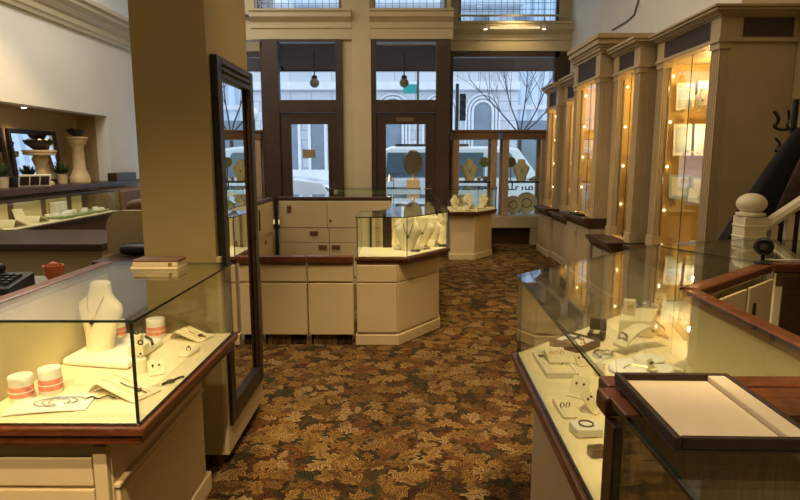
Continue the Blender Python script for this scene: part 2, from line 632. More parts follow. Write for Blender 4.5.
# window wall: a vestibule front with two doors (Y 10.1) and bays either side (Y 11.2)
DY, WY = 10.1, 11.2
b = MB()
b.box(-2.6, 0.76, DY, DY + 0.16, 3.435, 3.9)
b.box(-1.02, -0.56, DY + 0.02, DY + 0.16, 0, 3.435)
b.box(-2.6, 0.76, DY, DY + 0.16, 5.0, CZ)
b.box(-2.6, -2.45, DY, DY + 0.16, 3.9, 5.0)
b.box(-1.02, -0.52, DY, DY + 0.16, 3.9, 5.0)
b.box(0.70, 0.76, DY, DY + 0.16, 3.9, 5.0)
struct('wall_back', b, TRIM)
b = MB()
b.box(-0.86, -0.56, DY - 0.05, DY + 0.05, 0, CZ)
b.box(-0.60, -0.545, DY - 0.07, DY + 0.05, 0, 3.435)
struct('trim_3', b, TRIM, 'cream pilaster between the two doors', 0.006)


def header(prof, x0, x1, nm, lab):
    struct(nm, MB().profile(prof, 'x', x0, x1), TRIM, lab)


def hprof(y, z0, z1):
    h = z1 - z0
    return [(y, z0), (y - 0.05, z0), (y - 0.05, z0 + 0.36 * h), (y - 0.075, z0 + 0.38 * h), (y - 0.075, z0 + 0.44 * h), (y - 0.055, z0 + 0.46 * h), (y - 0.055, z0 + 0.58 * h),
            (y - 0.09, z0 + 0.64 * h), (y - 0.15, z0 + 0.74 * h), (y - 0.15, z0 + 0.90 * h), (y - 0.18, z0 + 0.93 * h), (y - 0.18, z1), (y, z1)]


header(hprof(DY, 3.44, 3.89), -2.50, -0.86, 'trim_4', 'cream cornice over the left door')
header(hprof(DY, 3.44, 3.89), -0.56, 0.80, 'trim_5', 'cream cornice over the right door')
header(hprof(WY, 3.44, 3.93), 0.80, 3.03, 'trim_6', 'cream cornice over the shop window')
header(hprof(WY, 3.44, 3.93), -4.8, -2.40, 'trim_7', 'cream cornice over the left shop window')
b = MB()
for x0, x1 in ((0.76, 3.03), (-4.8, -2.4)):
    b.box(x0, x1, WY, WY + 0.16, 3.43, 3.95)
    b.box(x0, x1, WY, WY + 0.16, 5.0, CZ)
    b.box(x0, x1, WY, WY + 0.16, 0, 0.35)
b.box(0.76, 0.98, WY, WY + 0.16, 3.95, 5.0)
b.box(2.80, 3.03, WY, WY + 0.16, 3.95, 5.0)
b.box(-4.8, -4.6, WY, WY + 0.16, 3.95, 5.0)
b.box(-2.75, -2.4, WY, WY + 0.16, 3.95, 5.0)
struct('wall_back_bays', b, TRIM)
# vestibule sides, outside the doors
struct('wall_vestibule_left', bx(-2.42, -2.35, DY + 0.165, WY - 0.04, 0, CZ), WOODM)
struct('wall_vestibule_right', bx(0.66, 0.76, DY + 0.16, WY, 0, CZ), WOODM)


def clerestory(nm, x0, x1, y):
    r = thing_struct(nm, ((x0 + x1) / 2, y, 3.9))
    z0, z1 = 3.90 if y < 11 else 3.95, 5.0
    f = MB()
    f.box(x0, x0 + 0.05, y + 0.02, y + 0.10, z0, z1)
    f.box(x1 - 0.05, x1, y + 0.02, y + 0.10, z0, z1)
    f.box(x0 + 0.05, x1 - 0.05, y + 0.02, y + 0.10, z0, z0 + 0.03)
    f.build('window_frame', STEEL, r)
    p = MB().box(x0 + 0.05, x1 - 0.05, y + 0.055, y + 0.061, z0 + 0.03, z1)
    p.build('leaded_pane', GLASSL, r)
    g = MB()
    k = x0 + 0.05 + 0.055
    while k < x1 - 0.05:
        g.box(k - 0.004, k + 0.004, y + 0.045, y + 0.053, z0 + 0.03, z1)
        k += 0.112
    z = z0 + 0.03 + 0.09
    while z < z1:
        g.box(x0 + 0.05, x1 - 0.05, y + 0.045, y + 0.053, z - 0.004, z + 0.004)
        z += 0.112
    g.build('lead_lattice', STEEL, r)


def thing_struct(nm, loc):
    o = bpy.data.objects.new(nm, None)
    COL.objects.link(o)
    o.location = loc
    o['kind'] = 'structure'
    return o


clerestory('window_1', -2.45, -1.02, DY)
clerestory('window_2', -0.52, 0.70, DY)
clerestory('window_3', 0.98, 2.80, WY)
clerestory('window_4', -4.6, -2.75, WY)


def shop_window(nm, x0, x1, letters):
    r = thing_struct(nm, ((x0 + x1) / 2, WY, 0.35))
    f = MB()
    f.box(x0, x0 + 0.10, WY - 0.03, WY + 0.10, 0.35, 3.43)
    f.box(x1 - (0.20 if x1 < 0 else 0.28), x1, WY - 0.03, WY + 0.10, 0.35, 3.43)
    f.box(x0 + 0.10, x1 - 0.20, WY - 0.03, WY + 0.10, 3.34, 3.43)
    f.box(x0 + 0.10, x1 - 0.20, WY - 0.03, WY + 0.10, 0.35, 0.45)
    f.build('window_frame', WOODM, r)
    MB().box(x0 + 0.10, x1 - 0.20, WY + 0.03, WY + 0.04, 0.45, 3.34).build('pane', GLASSW, r)
    if letters:
        g = MB()
        rr = random.Random(4)
        x = x0 + 0.18
        while x < x1 - 0.35:
            hh = rr.choice([0.07, 0.07, 0.07, 0.12, 0.14])
            g.box(x, x + 0.026, WY + 0.022, WY + 0.028, 0.92, 0.92 + hh)
            if rr.random() < 0.6:
                g.box(x, x + 0.075, WY + 0.022, WY + 0.028, 0.92, 0.94)
            if rr.random() < 0.35:
                g.box(x, x + 0.07, WY + 0.022, WY + 0.028, 0.975, 0.992)
            x += rr.choice([0.062, 0.062, 0.075, 0.12])
        g.build('window_lettering', BLACK, r)


shop_window('window_5', 0.80, 3.03, True)
shop_window('window_6', -4.8, -2.4, False)


def entrance(nm, x0, x1, gx0, gx1, tx0, tx1, plate):
    """dark wooden door unit: frame, transom light, leaf with a glazed panel"""
    r = thing_struct(nm, ((x0 + x1) / 2, DY, 0))
    f = MB()
    f.box(x0, tx0, DY - 0.04, DY + 0.12, 0, 3.435)
    f.box(tx1, x1, DY - 0.04, DY + 0.12, 0, 3.435)
    f.box(tx0, tx1, DY - 0.04, DY + 0.12, 3.40, 3.435)
    f.box(tx0, tx1, DY - 0.04, DY + 0.12, 2.27, 2.475)
    f.build('door_frame', WOODM, r, 0.005)
    MB().box(tx0, tx1, DY + 0.03, DY + 0.036, 2.475, 3.40).build('transom_pane', GLASSW, r)
    l = MB()
    l.box(tx0, gx0, DY + 0.0, DY + 0.05, 0.02, 2.265)
    l.box(gx1, tx1, DY + 0.0, DY + 0.05, 0.02, 2.265)
    l.box(gx0, gx1, DY + 0.0, DY + 0.05, 2.08, 2.265)
    l.box(gx0, gx1, DY + 0.0, DY + 0.05, 0.02, 0.72)
    lf = l.build('door_leaf', WOODM, r, 0.004)
    MB().box(gx0, gx1, DY + 0.022, DY + 0.028, 0.72, 2.08).build('door_pane', GLASSW, r)
    mo = MB()
    for a, b_, c, d in ((gx0 - 0.03, gx1 + 0.03, 2.08, 2.11), (gx0 - 0.03, gx0, 0.72, 2.08), (gx1, gx1 + 0.03, 0.72, 2.08)):
        mo.box(a, b_, DY - 0.012, DY, c, d)
    mo.box(tx0 + 0.02, tx1 - 0.02, DY - 0.012, DY, 2.205, 2.225)
    mo.build('door_moulding', WOODM, r)
    h = MB().tube([(gx1 + 0.09, DY - 0.002, 1.0), (gx1 + 0.09, DY - 0.055, 1.0), (gx1 - 0.03, DY - 0.055, 1.0)], 0.011)
    h.box(gx1 + 0.06, gx1 + 0.12, DY - 0.014, DY - 0.001, 0.88, 1.1)
    h.build('door_handle', STEEL, r)
    if plate == 'card':
        MB().box(-1.72, -1.50, DY + 0.010, DY + 0.016, 1.52, 1.66).build('door_card', mk('tan_card', (0.30, 0.24, 0.12), 0.7), r)
    else:
        MB().box(-0.13, 0.16, DY - 0.01, DY - 0.001, 2.125, 2.19).build('door_plate', WOODB, r)
    return r


entrance('door_1', -2.34, -1.02, -1.90, -1.28, -2.08, -1.135, 'card')
entrance('door_2', -0.56, 0.76, -0.305, 0.36, -0.465, 0.53, 'plate')

# the free-standing pillar with a carpeted kick
p = MB()
p.box(-1.215, -0.88, 2.72, 3.42, 0.07, CZ)
pl = struct('pillar', p, PILLAR)
struct('trim_8', bx(-1.19, -0.905, 2.745, 3.40, 0, 0.07), CARPET, 'carpeted kick at the foot of the pillar')
m = MB()
m.box(-0.88, -0.862, 2.72, 3.42, 0.07, 0.20)
m.box(-0.88, -0.862, 2.72, 2.752, 0.20, 1.06)
struct('trim_9', m, CREAMD, 'cream board framing the mirror foot')

# ================================================================== MIRROR ON THE PILLAR
t = thing('wall_mirror', 'tall dark framed mirror mounted on the pillar side', 'mirror', (-0.86, 3.06, 0.20))
fx0, fx1 = -0.8795, -0.845
m0, m1, mz0, mz1 = 2.755, 3.40, 0.205, 1.985
f = MB()
f.box(fx0, fx1, m0, m0 + 0.075, mz0, mz1)
f.box(fx0, fx1, m1 - 0.075, m1, mz0, mz1)
f.box(fx0, fx1, m0 + 0.075, m1 - 0.075, mz1 - 0.10, mz1)
f.box(fx0, fx1, m0 + 0.075, m1 - 0.075, mz0, mz0 + 0.10)
f.build('mirror_frame', BLACKF, t, 0.006)
f = MB()
for z in (mz1 - 0.035, mz1 - 0.065):
    k = m0 + 0.09
    while k < m1 - 0.08:
        f.ball((fx1, k, z), 0.010, 8)
        k += 0.03
f.build('carved_beading', BLACKF, t)
f = MB()
f.box(fx1 - 0.02, fx1 - 0.008, m0 + 0.075, m0 + 0.09, mz0 + 0.10, mz1 - 0.10)
f.box(fx1 - 0.02, fx1 - 0.008, m1 - 0.09, m1 - 0.075, mz0 + 0.10, mz1 - 0.10)
f.build('inner_lip', WOODD, t)
MB().box(fx0 + 0.004, fx0 + 0.010, m0 + 0.075, m1 - 0.075, mz0 + 0.10, mz1 - 0.10).build('mirror_glass', MIRR, t)


# ================================================================== GLASS SHOWCASES
def pane(a, b, d0, d1, z0, z1, e0=0.0, e1=0.0):
    a, b = Vector(a), Vector(b)
    tt = (b - a).normalized()
    nn = Vector((-tt.y, tt.x))
    a = a + tt * e0
    b = b - tt * e1
    q = [a + nn * d0, b + nn * d0, b + nn * d1, a + nn * d1]
    vs = [(v.x, v.y, z0) for v in q] + [(v.x, v.y, z1) for v in q]
    fs = [(3, 2, 1, 0), (4, 5, 6, 7), (0, 1, 5, 4), (1, 2, 6, 5), (2, 3, 7, 6), (3, 0, 4, 7)]
    return MB().add(vs, fs, [1, 1, 0, 1, 0, 1])


def showcase(name, label, poly, kinds, top=1.05, deck=0.73, base_in=0.09, cat='showcase', group=None, base=CREAM, rimw=WOODR, kick=0.09):
    """kinds per edge: g glass, s service side (panel and wooden rail), o open joint, w wood end"""
    n = len(poly)
    cx, cy = sum(q[0] for q in poly) / n, sum(q[1] for q in poly) / n
    t = thing(name, label, cat, (cx, cy, 0), group)
    bi = list(base_in) if isinstance(base_in, list) else [base_in if k in 'gw' else (0.03 if k == 's' else 0.001) for k in kinds]
    MB().prism(inset(poly, bi), kick, deck - 0.06).build('base', base, t, 0.004)
    MB().prism(inset(poly, [max(0.001, x - 0.018) for x in bi]), 0.0, kick).build('baseboard', base, t, 0.006)
    rm = MB()
    rm.prism(inset(poly, [0.012 if k in 'gw' else (0.032 if k == 's' else (0.01 if k == 'p' else 0.001)) for k in kinds]), deck - 0.06, deck - 0.028)
    rm.prism(inset(poly, [0.0 if k in 'gw' else (0.032 if k == 's' else (0.01 if k == 'p' else 0.001)) for k in kinds]), deck - 0.028, deck)
    rm.build('deck_rim', rimw, t, 0.006)
    MB().prism(inset(poly, [0.024 if k in 'gw' else (0.045 if k == 's' else (0.024 if k == 'p' else 0.001)) for k in kinds]), deck, deck + 0.005).build('deck_lining', LINING, t)
    MB().prism(inset(poly, [0.008 if k in 'gp' else (0.062 if k in 'sw' else 0.002) for k in kinds]), top, top + 0.008, 0, 1).build('glass_top', FLATS, t)
    for i, k in enumerate(kinds):
        a, b_ = poly[i], poly[(i + 1) % n]
        if k == 'g':
            pane(a, b_, 0.016, 0.024, deck + 0.005, top, 0.018, 0.026).build('glass_pane', FLATS, t)
        elif k == 'p':
            seg_box(MB(), a, b_, 0.010, 0.022, deck + 0.005, top - 0.001, 0.02, 0.02).build('back_panel', PANELI, t)
        elif k in 'sw':
            seg_box(MB(), a, b_, 0.028, 0.042, deck + 0.005, top - 0.03, 0.03, 0.03).build('back_panel', PANELI if k == 's' else WOODB, t)
            seg_box(MB(), a, b_, 0.0, 0.060, top - 0.03, top + 0.012, 0.0, 0.0).build('service_rail', rimw, t, 0.008)
    return t


def face_panels(t, a, b, d, rects, mat, name='panel', thick=0.016, handles=(), hmat=None):
    """raised panels on the vertical face standing on segment a-b; rects in (u0, u1, z0, z1) metres; the face looks to the right of a->b"""
    out = []
    a, b = Vector(a), Vector(b)
    tt = (b - a).normalized()
    nn = Vector((tt.y, -tt.x))
    for k, (u0, u1, z0, z1) in enumerate(rects):
        q = [a + tt * u0 + nn * (d + thick), a + tt * u1 + nn * (d + thick), a + tt * u1 + nn * (d + 0.0005), a + tt * u0 + nn * (d + 0.0005)]
        o = MB().prism([tuple(v) for v in q], z0, z1).build(name, mat, t, 0.004)
        out.append(o)
        for (hk, hu, hz, hw, hh) in handles:
            if hk == k:
                q = [a + tt * (hu - hw) + nn * (d + thick + 0.012), a + tt * (hu + hw) + nn * (d + thick + 0.012), a + tt * (hu + hw) + nn * (d + thick + 0.0004), a + tt * (hu - hw) + nn * (d + thick + 0.0004)]
                MB().prism([tuple(v) for v in q], hz - hh, hz + hh).build('handle', hmat or STEEL, o, 0.003)
    return out


# ---- left front showcase
PA = [(-1.36, 1.635), (-0.771, 1.637), (-0.757, 2.60), (-1.36, 2.60)]
A = showcase('glass_showcase', 'cream glass topped showcase at front left with red wooden deck rim beside the pillar', PA, 'gggs', base_in=[0.088, 0.15, 0.08, 0.03])
face_panels(A, (-1.32, 1.725), (-0.92, 1.725), 0, [(-0.005, 0.345, 0.50, 0.595), (-0.005, 0.345, 0.40, 0.488), (-0.005, 0.345, 0.30, 0.388), (-0.005, 0.345, 0.10, 0.288)], CREAM, 'end_drawer', 0.014)
MB().box(-0.965, -0.922, 1.700, 1.724, 0.09, 0.64).build('corner_post', CREAM, A, 0.004)
face_panels(A, (-0.92, 1.725), (-0.92, 2.52), 0, [(0.01, 0.78, 0.10, 0.475)], CREAM, 'side_panel', 0.016)
face_panels(A, (-0.92, 1.725), (-0.92, 2.52), 0, [(0.0, 0.79, 0.485, 0.50)], CREAM, 'side_moulding', 0.022)

# ---- right counter: bent showcase, near showcase, and the run behind
PR = [(0.415, 1.150), (1.030, 1.150), (1.045, 2.045), (1.615, 2.55), (1.33, 3.165), (0.442, 2.325)]
R = showcase('glass_showcase', 'angled glass showcase at front right filled with jewelry stands', PR, 'wssogg', base=CREAM, rimw=WOODR)
PS = [(0.390, 0.30), (1.030, 0.30), (1.030, 1.145), (0.390, 1.145)]
S = showcase('glass_showcase', 'nearest glass showcase at bottom right with the open tray on top', PS, 'gswg', base=CREAM, rimw=WOODR)
MB().box(0.396, 0.440, 1.050, 1.098, 0.736, 1.018).build('corner_post', WOODD, S, 0.004)
MB().box(0.396, 0.966, 1.000, 1.080, 1.0585, 1.066).build('cross_rail', WOODR, S, 0.003)
PT = [(1.62, 2.55), (2.60, 2.55), (2.60, 3.30), (1.95, 3.40), (1.335, 3.17)]
T = showcase('glass_showcase', 'glass showcase behind the angled one running towards the white staircase', PT, 'sgggo', base=CREAM, rimw=WOODR)
face_panels(T, (1.66, 2.58), (2.58, 2.58), 0.004, [(0.0, 0.90, 0.10, 0.66)], WOODD, 'staff_panel', 0.012)
face_panels(T, (1.64, 2.55), (2.58, 2.55), 0.002, [(0.02, 0.92, 0.68, 1.01)], WOODD, 'staff_door', 0.010)
face_panels(R, (1.045, 2.045), (1.615, 2.55), 0.001, [(0.16, 0.44, 0.70, 1.0), (0.47, 0.75, 0.70, 1.0)], CREAMD, 'sliding_door', 0.010, ((1, 0.52, 0.88, 0.006, 0.05),), BLACK)

# ---- island in the middle
IZ = 4.66


def gate_unit(name, label, x0, x1):
    t = thing(name, label, 'cabinet', ((x0 + x1) / 2, IZ + 0.03, 0), 'low cabinets on the front of the island')
    bx(x0 + 0.004, x1 - 0.004, IZ + 0.02, IZ + 0.055, 0.085, 0.684).build('carcass', CREAM, t)
    bx(x0 + 0.02, x1 - 0.02, IZ + 0.03, IZ + 0.05, 0.0, 0.085).build('toe_kick', CARPET, t)
    bx(x0 + 0.002, x1 - 0.002, IZ - 0.015, IZ + 0.058, 0.684, 0.742).build('worktop', WOODR, t, 0.006)
    bx(x0 + 0.006, x1 - 0.006, IZ + 0.003, IZ + 0.0195, 0.535, 0.672).build('drawer', CREAM, t, 0.004)
    bx(x0 + 0.006, x1 - 0.006, IZ + 0.003, IZ + 0.0195, 0.09, 0.518).build('door', CREAM, t, 0.004)
    return t


gate_unit('base_cabinet', 'low cream cabinet on the island front, left of its twin and beside the mirror', -1.16, -0.785)
gate_unit('base_cabinet', 'low cream cabinet on the island front touching the angled corner showcase', -0.78, -0.405)
gate_unit('base_cabinet', 'low cream cabinet on the island front hidden mostly behind the tall mirror', -1.54, -1.165)

PI1 = [(-0.395, IZ), (0.03, IZ), (0.41, 5.19), (0.41, 7.60), (-0.14, 7.60), (-0.14, 5.42), (-0.235, 5.23), (-0.395, 5.23)]
I1 = showcase('glass_showcase', 'island showcase with angled front corner holding cream necklace busts', PI1, 'ggggpppg', base_in=[0.012, 0.075, 0.10, 0.07, 0.03, 0.03, 0.03, 0.012])
MB().box(-0.188, -0.108, 5.17, 5.20, 0.736, 1.045).build('inner_post', WOODD, I1)
MB().box(-0.302, -0.286, 5.172, 5.198, 0.736, 1.045).build('inner_post', WOODD, I1)
b1 = inset(PI1, [0.012, 0.075, 0.10, 0.07, 0.03, 0.03, 0.03, 0.012])
for k in (0, 1):
    a_, b_ = Vector(b1[k]), Vector(b1[k + 1])
    L = (b_ - a_).length
    face_panels(I1, a_, b_, 0, [(0.004, L - 0.004, 0.11, 0.52), (0.004, L - 0.004, 0.53, 0.665)], CREAM, 'front_panel', 0.010)

PI2 = [(-1.50, 7.02), (-0.145, 7.02), (-0.145, 7.60), (-2.06, 7.60), (-2.06, 7.02)]
I2 = showcase('glass_showcase', 'island rear showcase whose staff side shows sliding doors and drawers', PI2, 'sggoo', base_in=0.06, base=CREAMD, rimw=WOODD)
ps, pe = (-1.50, 7.02), (-0.145, 7.02)
face_panels(I2, ps, pe, -0.026, [(0.01, 0.58, 0.696, 1.015), (0.585, 1.34, 0.696, 1.015)], CREAMD, 'sliding_door', 0.03, ((0, 0.13, 0.92, 0.025, 0.04), (1, 0.62, 0.78, 0.012, 0.012)), BROWNL)
face_panels(I2, ps, pe, -0.028, [(0.01, 0.60, 0.518, 0.692), (0.605, 1.34, 0.518, 0.692), (0.01, 0.60, 0.340, 0.513), (0.605, 1.34, 0.340, 0.513), (0.01, 0.60, 0.10, 0.335), (0.605, 1.34, 0.10, 0.335)], CREAMD, 'drawer', 0.028,
            ((0, 0.42, 0.63, 0.05, 0.024), (2, 0.52, 0.46, 0.05, 0.024), (3, 0.68, 0.46, 0.05, 0.024)), BROWNL)
MB().box(-1.535, -1.500, 6.965, 7.0, 0.10, 1.06).build('corner_post', BLACK, I2)

PI3 = [(-2.06, 4.66), (-1.55, 4.66), (-1.55, 6.96), (-2.06, 6.96)]
I3 = showcase('glass_showcase', 'island left wing showcase running back behind the tall mirror', PI3, 'gsog', base_in=0.06, base=CREAMD, rimw=WOODD)
face_panels(I3, (-1.55, 4.66), (-1.55, 6.96), -0.028, [(0.02, 0.76, 0.10, 0.665), (0.77, 1.52, 0.10, 0.665), (1.53, 2.28, 0.38, 0.665), (1.53, 2.28, 0.10, 0.37)], CREAMD, 'door', 0.02, ((2, 1.9, 0.58, 0.03, 0.02),), BROWNL)
face_panels(I3, (-1.55, 4.66), (-1.55, 6.96), -0.02, [(0.02, 1.14, 0.669, 1.015), (1.145, 2.28, 0.669, 1.015)], CREAMD, 'sliding_door', 0.024, ((1, 1.6, 0.86, 0.012, 0.11),), BLACK)

PI4 = [(-1.07, 8.78), (0.26, 8.78), (0.26, 9.36), (-1.07, 9.36)]
I4 = showcase('glass_showcase', 'low glass showcase standing just before the right door', PI4, 'gggg', top=1.06, deck=0.74)
PI5 = [(0.62, 8.72), (1.10, 8.72), (1.46, 9.22), (1.46, 9.70), (0.62, 9.70)]
I5 = showcase('glass_showcase', 'small angled showcase with cream base before the shop window', PI5, 'ggggg', top=1.06, base_in=0.08)

# ---- left wall case and peninsula counter
PL = [(-4.74, 5.5), (-4.12, 5.5), (-4.12, 8.6), (-4.74, 8.6)]
LW = showcase('glass_showcase', 'long glass showcase along the left wall below the niche', PL, 'gggs', rimw=WOODD, deck=0.76, base_in=0.05, base=BROWNL)
g = MB()
for y in (6.35, 7.0, 7.65, 8.25):
    g.box(-4.697, -4.692, y - 0.05, y + 0.05, 0.766, 1.018)
g.build('panel_gap', WOODB, LW)
lt = thing('ledge_shelf', 'thick dark wooden ledge running along the left wall niche', 'shelf', (-4.9, 8, 1.083))
q = bx(-5.28, -4.81, 6.31, 9.70, 1.083, 1.15)
q.box(-4.795, -4.62, 6.31, 10.9, 1.083, 1.15)
q.box(-4.82, -4.79, 6.32, 9.69, 1.085, 1.148)
q.build('ledge_board', WOODD, lt)

ct = thing('service_counter', 'low dark topped counter with beige front at the left edge', 'counter', (-3.4, 5.2, 0))
bx(-4.08, -2.50, 4.80, 5.78, 0.755, 0.82).build('counter_top', WOODD, ct, 0.010)
bx(-4.06, -2.53, 4.86, 5.74, 0.09, 0.755).build('base', CREAMD, ct)
bx(-4.04, -2.56, 4.90, 5.70, 0.0, 0.09).build('toe_kick', WOODD, ct)

dk = thing('reception_desk', 'dark topped desk with an arched beige screen behind the pillar', 'desk', (-1.75, 3.9, 0))
bx(-2.00, -1.36, 3.70, 4.10, 0.82, 0.865).build('desk_top', WOODD, dk, 0.006)
bx(-1.95, -1.42, 3.76, 4.06, 0.0, 0.82).build('base', CREAMD, dk)
sc_ = MB()
arch = [(-2.05, 0.866), (-1.40, 0.866), (-1.40, 1.165)]
for k in range(9):
    a_ = PI / 2 + PI / 2 * k / 8
    arch.append((-1.93 + 0.12 * math.cos(a_), 1.045 + 0.12 * math.sin(a_)))
vs = [(x, 4.02, z) for x, z in arch] + [(x, 4.06, z) for x, z in arch]
nA = len(arch)
sc_.add(vs, [tuple(range(nA)), tuple(range(2 * nA - 1, nA - 1, -1))] + [(i, (i + 1) % nA, nA + (i + 1) % nA, nA + i) for i in range(nA)])
sc_.build('arched_screen', CREAMD, dk)
tag(MB().box(-4.74, -4.12, 8.66, 10.3, 0, 1.04).build('side_cabinet', WOODB, None, 0.01), 'brown wooden cabinet at the far end of the left wall', 'cabinet')
tag(MB().lathe([(0.001, -0.17), (0.05, -0.16), (0.062, -0.1), (0.062, 0.1), (0.05, 0.16), (0.001, 0.17)], 14, M=Matrix.Translation((-1.74, 3.93, 0.912)) @ Matrix.Rotation(PI / 2, 4, 'Y') @ Matrix.Diagonal((0.7, 1, 1, 1)), ).build('pouch', BLACK, None, 0, True), 'black soft pouch lying on the desk behind the pillar', 'pouch')


# ================================================================== RIGHT WALL DISPLAY CABINETS
def fluted(mb, x, y, wx, wy, z0, z1, faces, m=0):
    """square pilaster block with round flutes cut in the -x and/or -y faces (plan outline extruded)"""
    pts = []
    n = 4

    def run(p0, p1, inward):
        p0, p1 = Vector(p0), Vector(p1)
        L = (p1 - p0)
        out = [p0]
        step = 1.0 / (n + 0.5)
        for i in range(n):
            c = (i + 0.75) * step
            r = 0.32 * step
            for k in range(7):
                a_ = PI * k / 6
                out.append(p0 + L * (c - r * math.cos(a_)) + Vector(inward) * (r * L.length * math.sin(a_)))
        return out
    c00, c10, c11, c01 = (x, y), (x + wx, y), (x + wx, y + wy), (x, y + wy)
    pts += run(c00, c10, (0, 1)) if 'y' in faces else [Vector(c00)]
    pts += [Vector(c10), Vector(c11)]
    if 'x' in faces:
        pts += run(c01, c00, (1, 0))
    else:
        pts += [Vector(c01)]
    return mb.prism([tuple(q) for q in pts], z0, z1, m)


def wall_cabinet(label, y0, y1, xf, xb, zs, zf, zft, zt, end_panel=False, ret=0.06):
    """xf: face of the glazed upper part, xb: face of the base, zs: sill top, zf..zft: frieze, zt: cornice top"""
    t = thing('display_cabinet', label, 'display cabinet', (xf + 0.2, (y0 + y1) / 2, 0), None)
    X1 = 3.026
    pw, pd = 0.145, 0.085
    bx(xb + 0.02, X1, y0 + 0.004, y1 - 0.004, 0.10, zs - 0.12).build('base', CABP, t)
    bx(xb - 0.01, X1, y0 + 0.002, y1 - 0.002, 0.0, 0.10).build('baseboard', CABP, t, 0.008)
    nd = 2
    wd = (y1 - y0 - 0.06) / nd
    for k in range(nd):
        a_ = y0 + 0.03 + k * wd
        o = bx(xb + 0.004, xb + 0.0195, a_ + 0.012, a_ + wd - 0.012, 0.13, zs - 0.14).build('door', CABP, t, 0.005)
        bx(xb - 0.006, xb + 0.0038, a_ + 0.05, a_ + wd - 0.05, 0.19, zs - 0.20).build('raised_panel', CABP, o, 0.005)
    pr = [(xb + 0.0, zs - 0.12), (xb - 0.012, zs - 0.10), (xb - 0.02, zs - 0.085), (xb - 0.045, zs - 0.055), (xb - 0.055, zs - 0.045), (xb - 0.07, zs - 0.04), (xb - 0.07, zs - 0.004), (xb - 0.064, zs), (X1, zs), (X1, zs - 0.12)]
    MB().profile(pr, 'y', y0 + 0.001, y1 - 0.001).build('sill', WOODD, t)
    for ya in (y0 + 0.004, y1 - pw - 0.004):
        q = MB()
        q.box(xf - 0.012, xf + pd, ya - 0.002, ya + pw, zs, zs + 0.10)
        fluted(q, xf, ya + 0.006, pd - 0.004, pw - 0.012, zs + 0.10, zf - 0.05, 'xy')
        q.box(xf - 0.010, xf + pd, ya - 0.002, ya + pw, zf - 0.05, zf)
        q.build('pilaster', CABP, t)
        bx(xf - 0.012, xf + pw, ya - 0.003, ya + pw + 0.003, zf + 0.0305, zft).build('frieze_block', CABP, t, 0.004)
    bx(X1 - 0.02, X1, y0 + 0.03, y1 - 0.03, zs, zf).build('back_panel', CABIN, t)
    bx(xf + pd, X1, y0 + 0.01, y0 + 0.03, zs, zf).build('side_panel', CABP, t)
    bx(xf + pd, X1, y1 - 0.03, y1 - 0.01, zs, zf).build('side_panel', CABIN, t)
    bx(xf + 0.01, X1, y0 + 0.01, y1 - 0.01, zf, zf + 0.02).build('top_panel', CABIN, t)
    bx(xf + 0.02, X1 - 0.02, y0 + 0.03, y1 - 0.03, zs + 0.0005, zs + 0.006).build('floor_panel', CABIN, t)
    bx(xf + 0.012, X1, y0 + 0.006, y1 - 0.006, zf + 0.02, zft).build('frieze', CABP, t)
    bx(xf + 0.001, xf + 0.0115, y0 + pw + 0.01, y1 - pw - 0.01, zf + 0.04, zft - 0.01).build('frieze_panel', FRIEZE, t)
    if end_panel:
        bx(xf + pw + 0.02, X1 - 0.04, y0 - 0.002, y0 + 0.0055, zf + 0.04, zft - 0.01).build('frieze_panel', FRIEZE, t)
    MB().box(xf - 0.026, X1, y0 - 0.012, y1, zf - 0.002, zf + 0.030).build('bead', CABP, t, 0.006)
    c = MB()
    hc = zt - zft
    for d, za, zb in ((0.02, 0.0, 0.16), (0.045, 0.16, 0.32), (0.06, 0.32, 0.46), (0.09, 0.46, 0.74), (0.11, 0.74, 1.0)):
        c.box(xf - d, X1, y0 - d * ret / 0.11, y1, zft + za * hc, zft + zb * hc)
    c.build('cornice', CABP, t, 0.004)
    ym = (y0 + y1) / 2
    for a_, b2 in ((y0 + pw + 0.004, ym - 0.002), (ym + 0.002, y1 - pw - 0.004)):
        g = MB()
        vs = [(x, y, z) for z in (zs + 0.008, zf - 0.004) for y in (a_, b2) for x in (xf + 0.055, xf + 0.061)]
        g.add(vs, [(0, 2, 3, 1), (4, 5, 7, 6), (0, 1, 5, 4), (1, 3, 7, 5), (3, 2, 6, 7), (2, 0, 4, 6)], [1, 1, 1, 0, 1, 0])
        g.build('glass_door', FLATS, t)
    for fz in SHELF:
        z = zs + (zf - zs) * fz
        MB().box(xf + pd + 0.01, X1 - 0.021, y0 + 0.034, y1 - 0.034, z, z + 0.008).build('shelf', FLATS, t)
    for k in range(4):
        z = zs + (zf - zs) * (0.20 + 0.245 * k)
        MB().ball((xf + pd + 0.05, y1 - 0.05, z), 0.011, 10).build('lamp', PUCK, t)
    for z, yy, e in ((zf - 0.16, y0 + 0.3, 2.4), (zf - 0.16, y1 - 0.3, 2.4), (zs + (zf - zs) * 0.62, y1 - 0.3, 1.6), (zs + (zf - zs) * 0.36, y0 + 0.25, 1.8)):
        l = bpy.data.lights.new('cabinet_light', 'POINT')
        l.shadow_soft_size = 0.02
        l.energy = e * CABE * (0.5 + 0.5 * (y1 - y0))
        l.color = (1.0, 0.66, 0.28)
        lo = bpy.data.objects.new('cabinet_light', l)
        COL.objects.link(lo)
        lo.location = (xf + 0.36, yy, z)
    return t


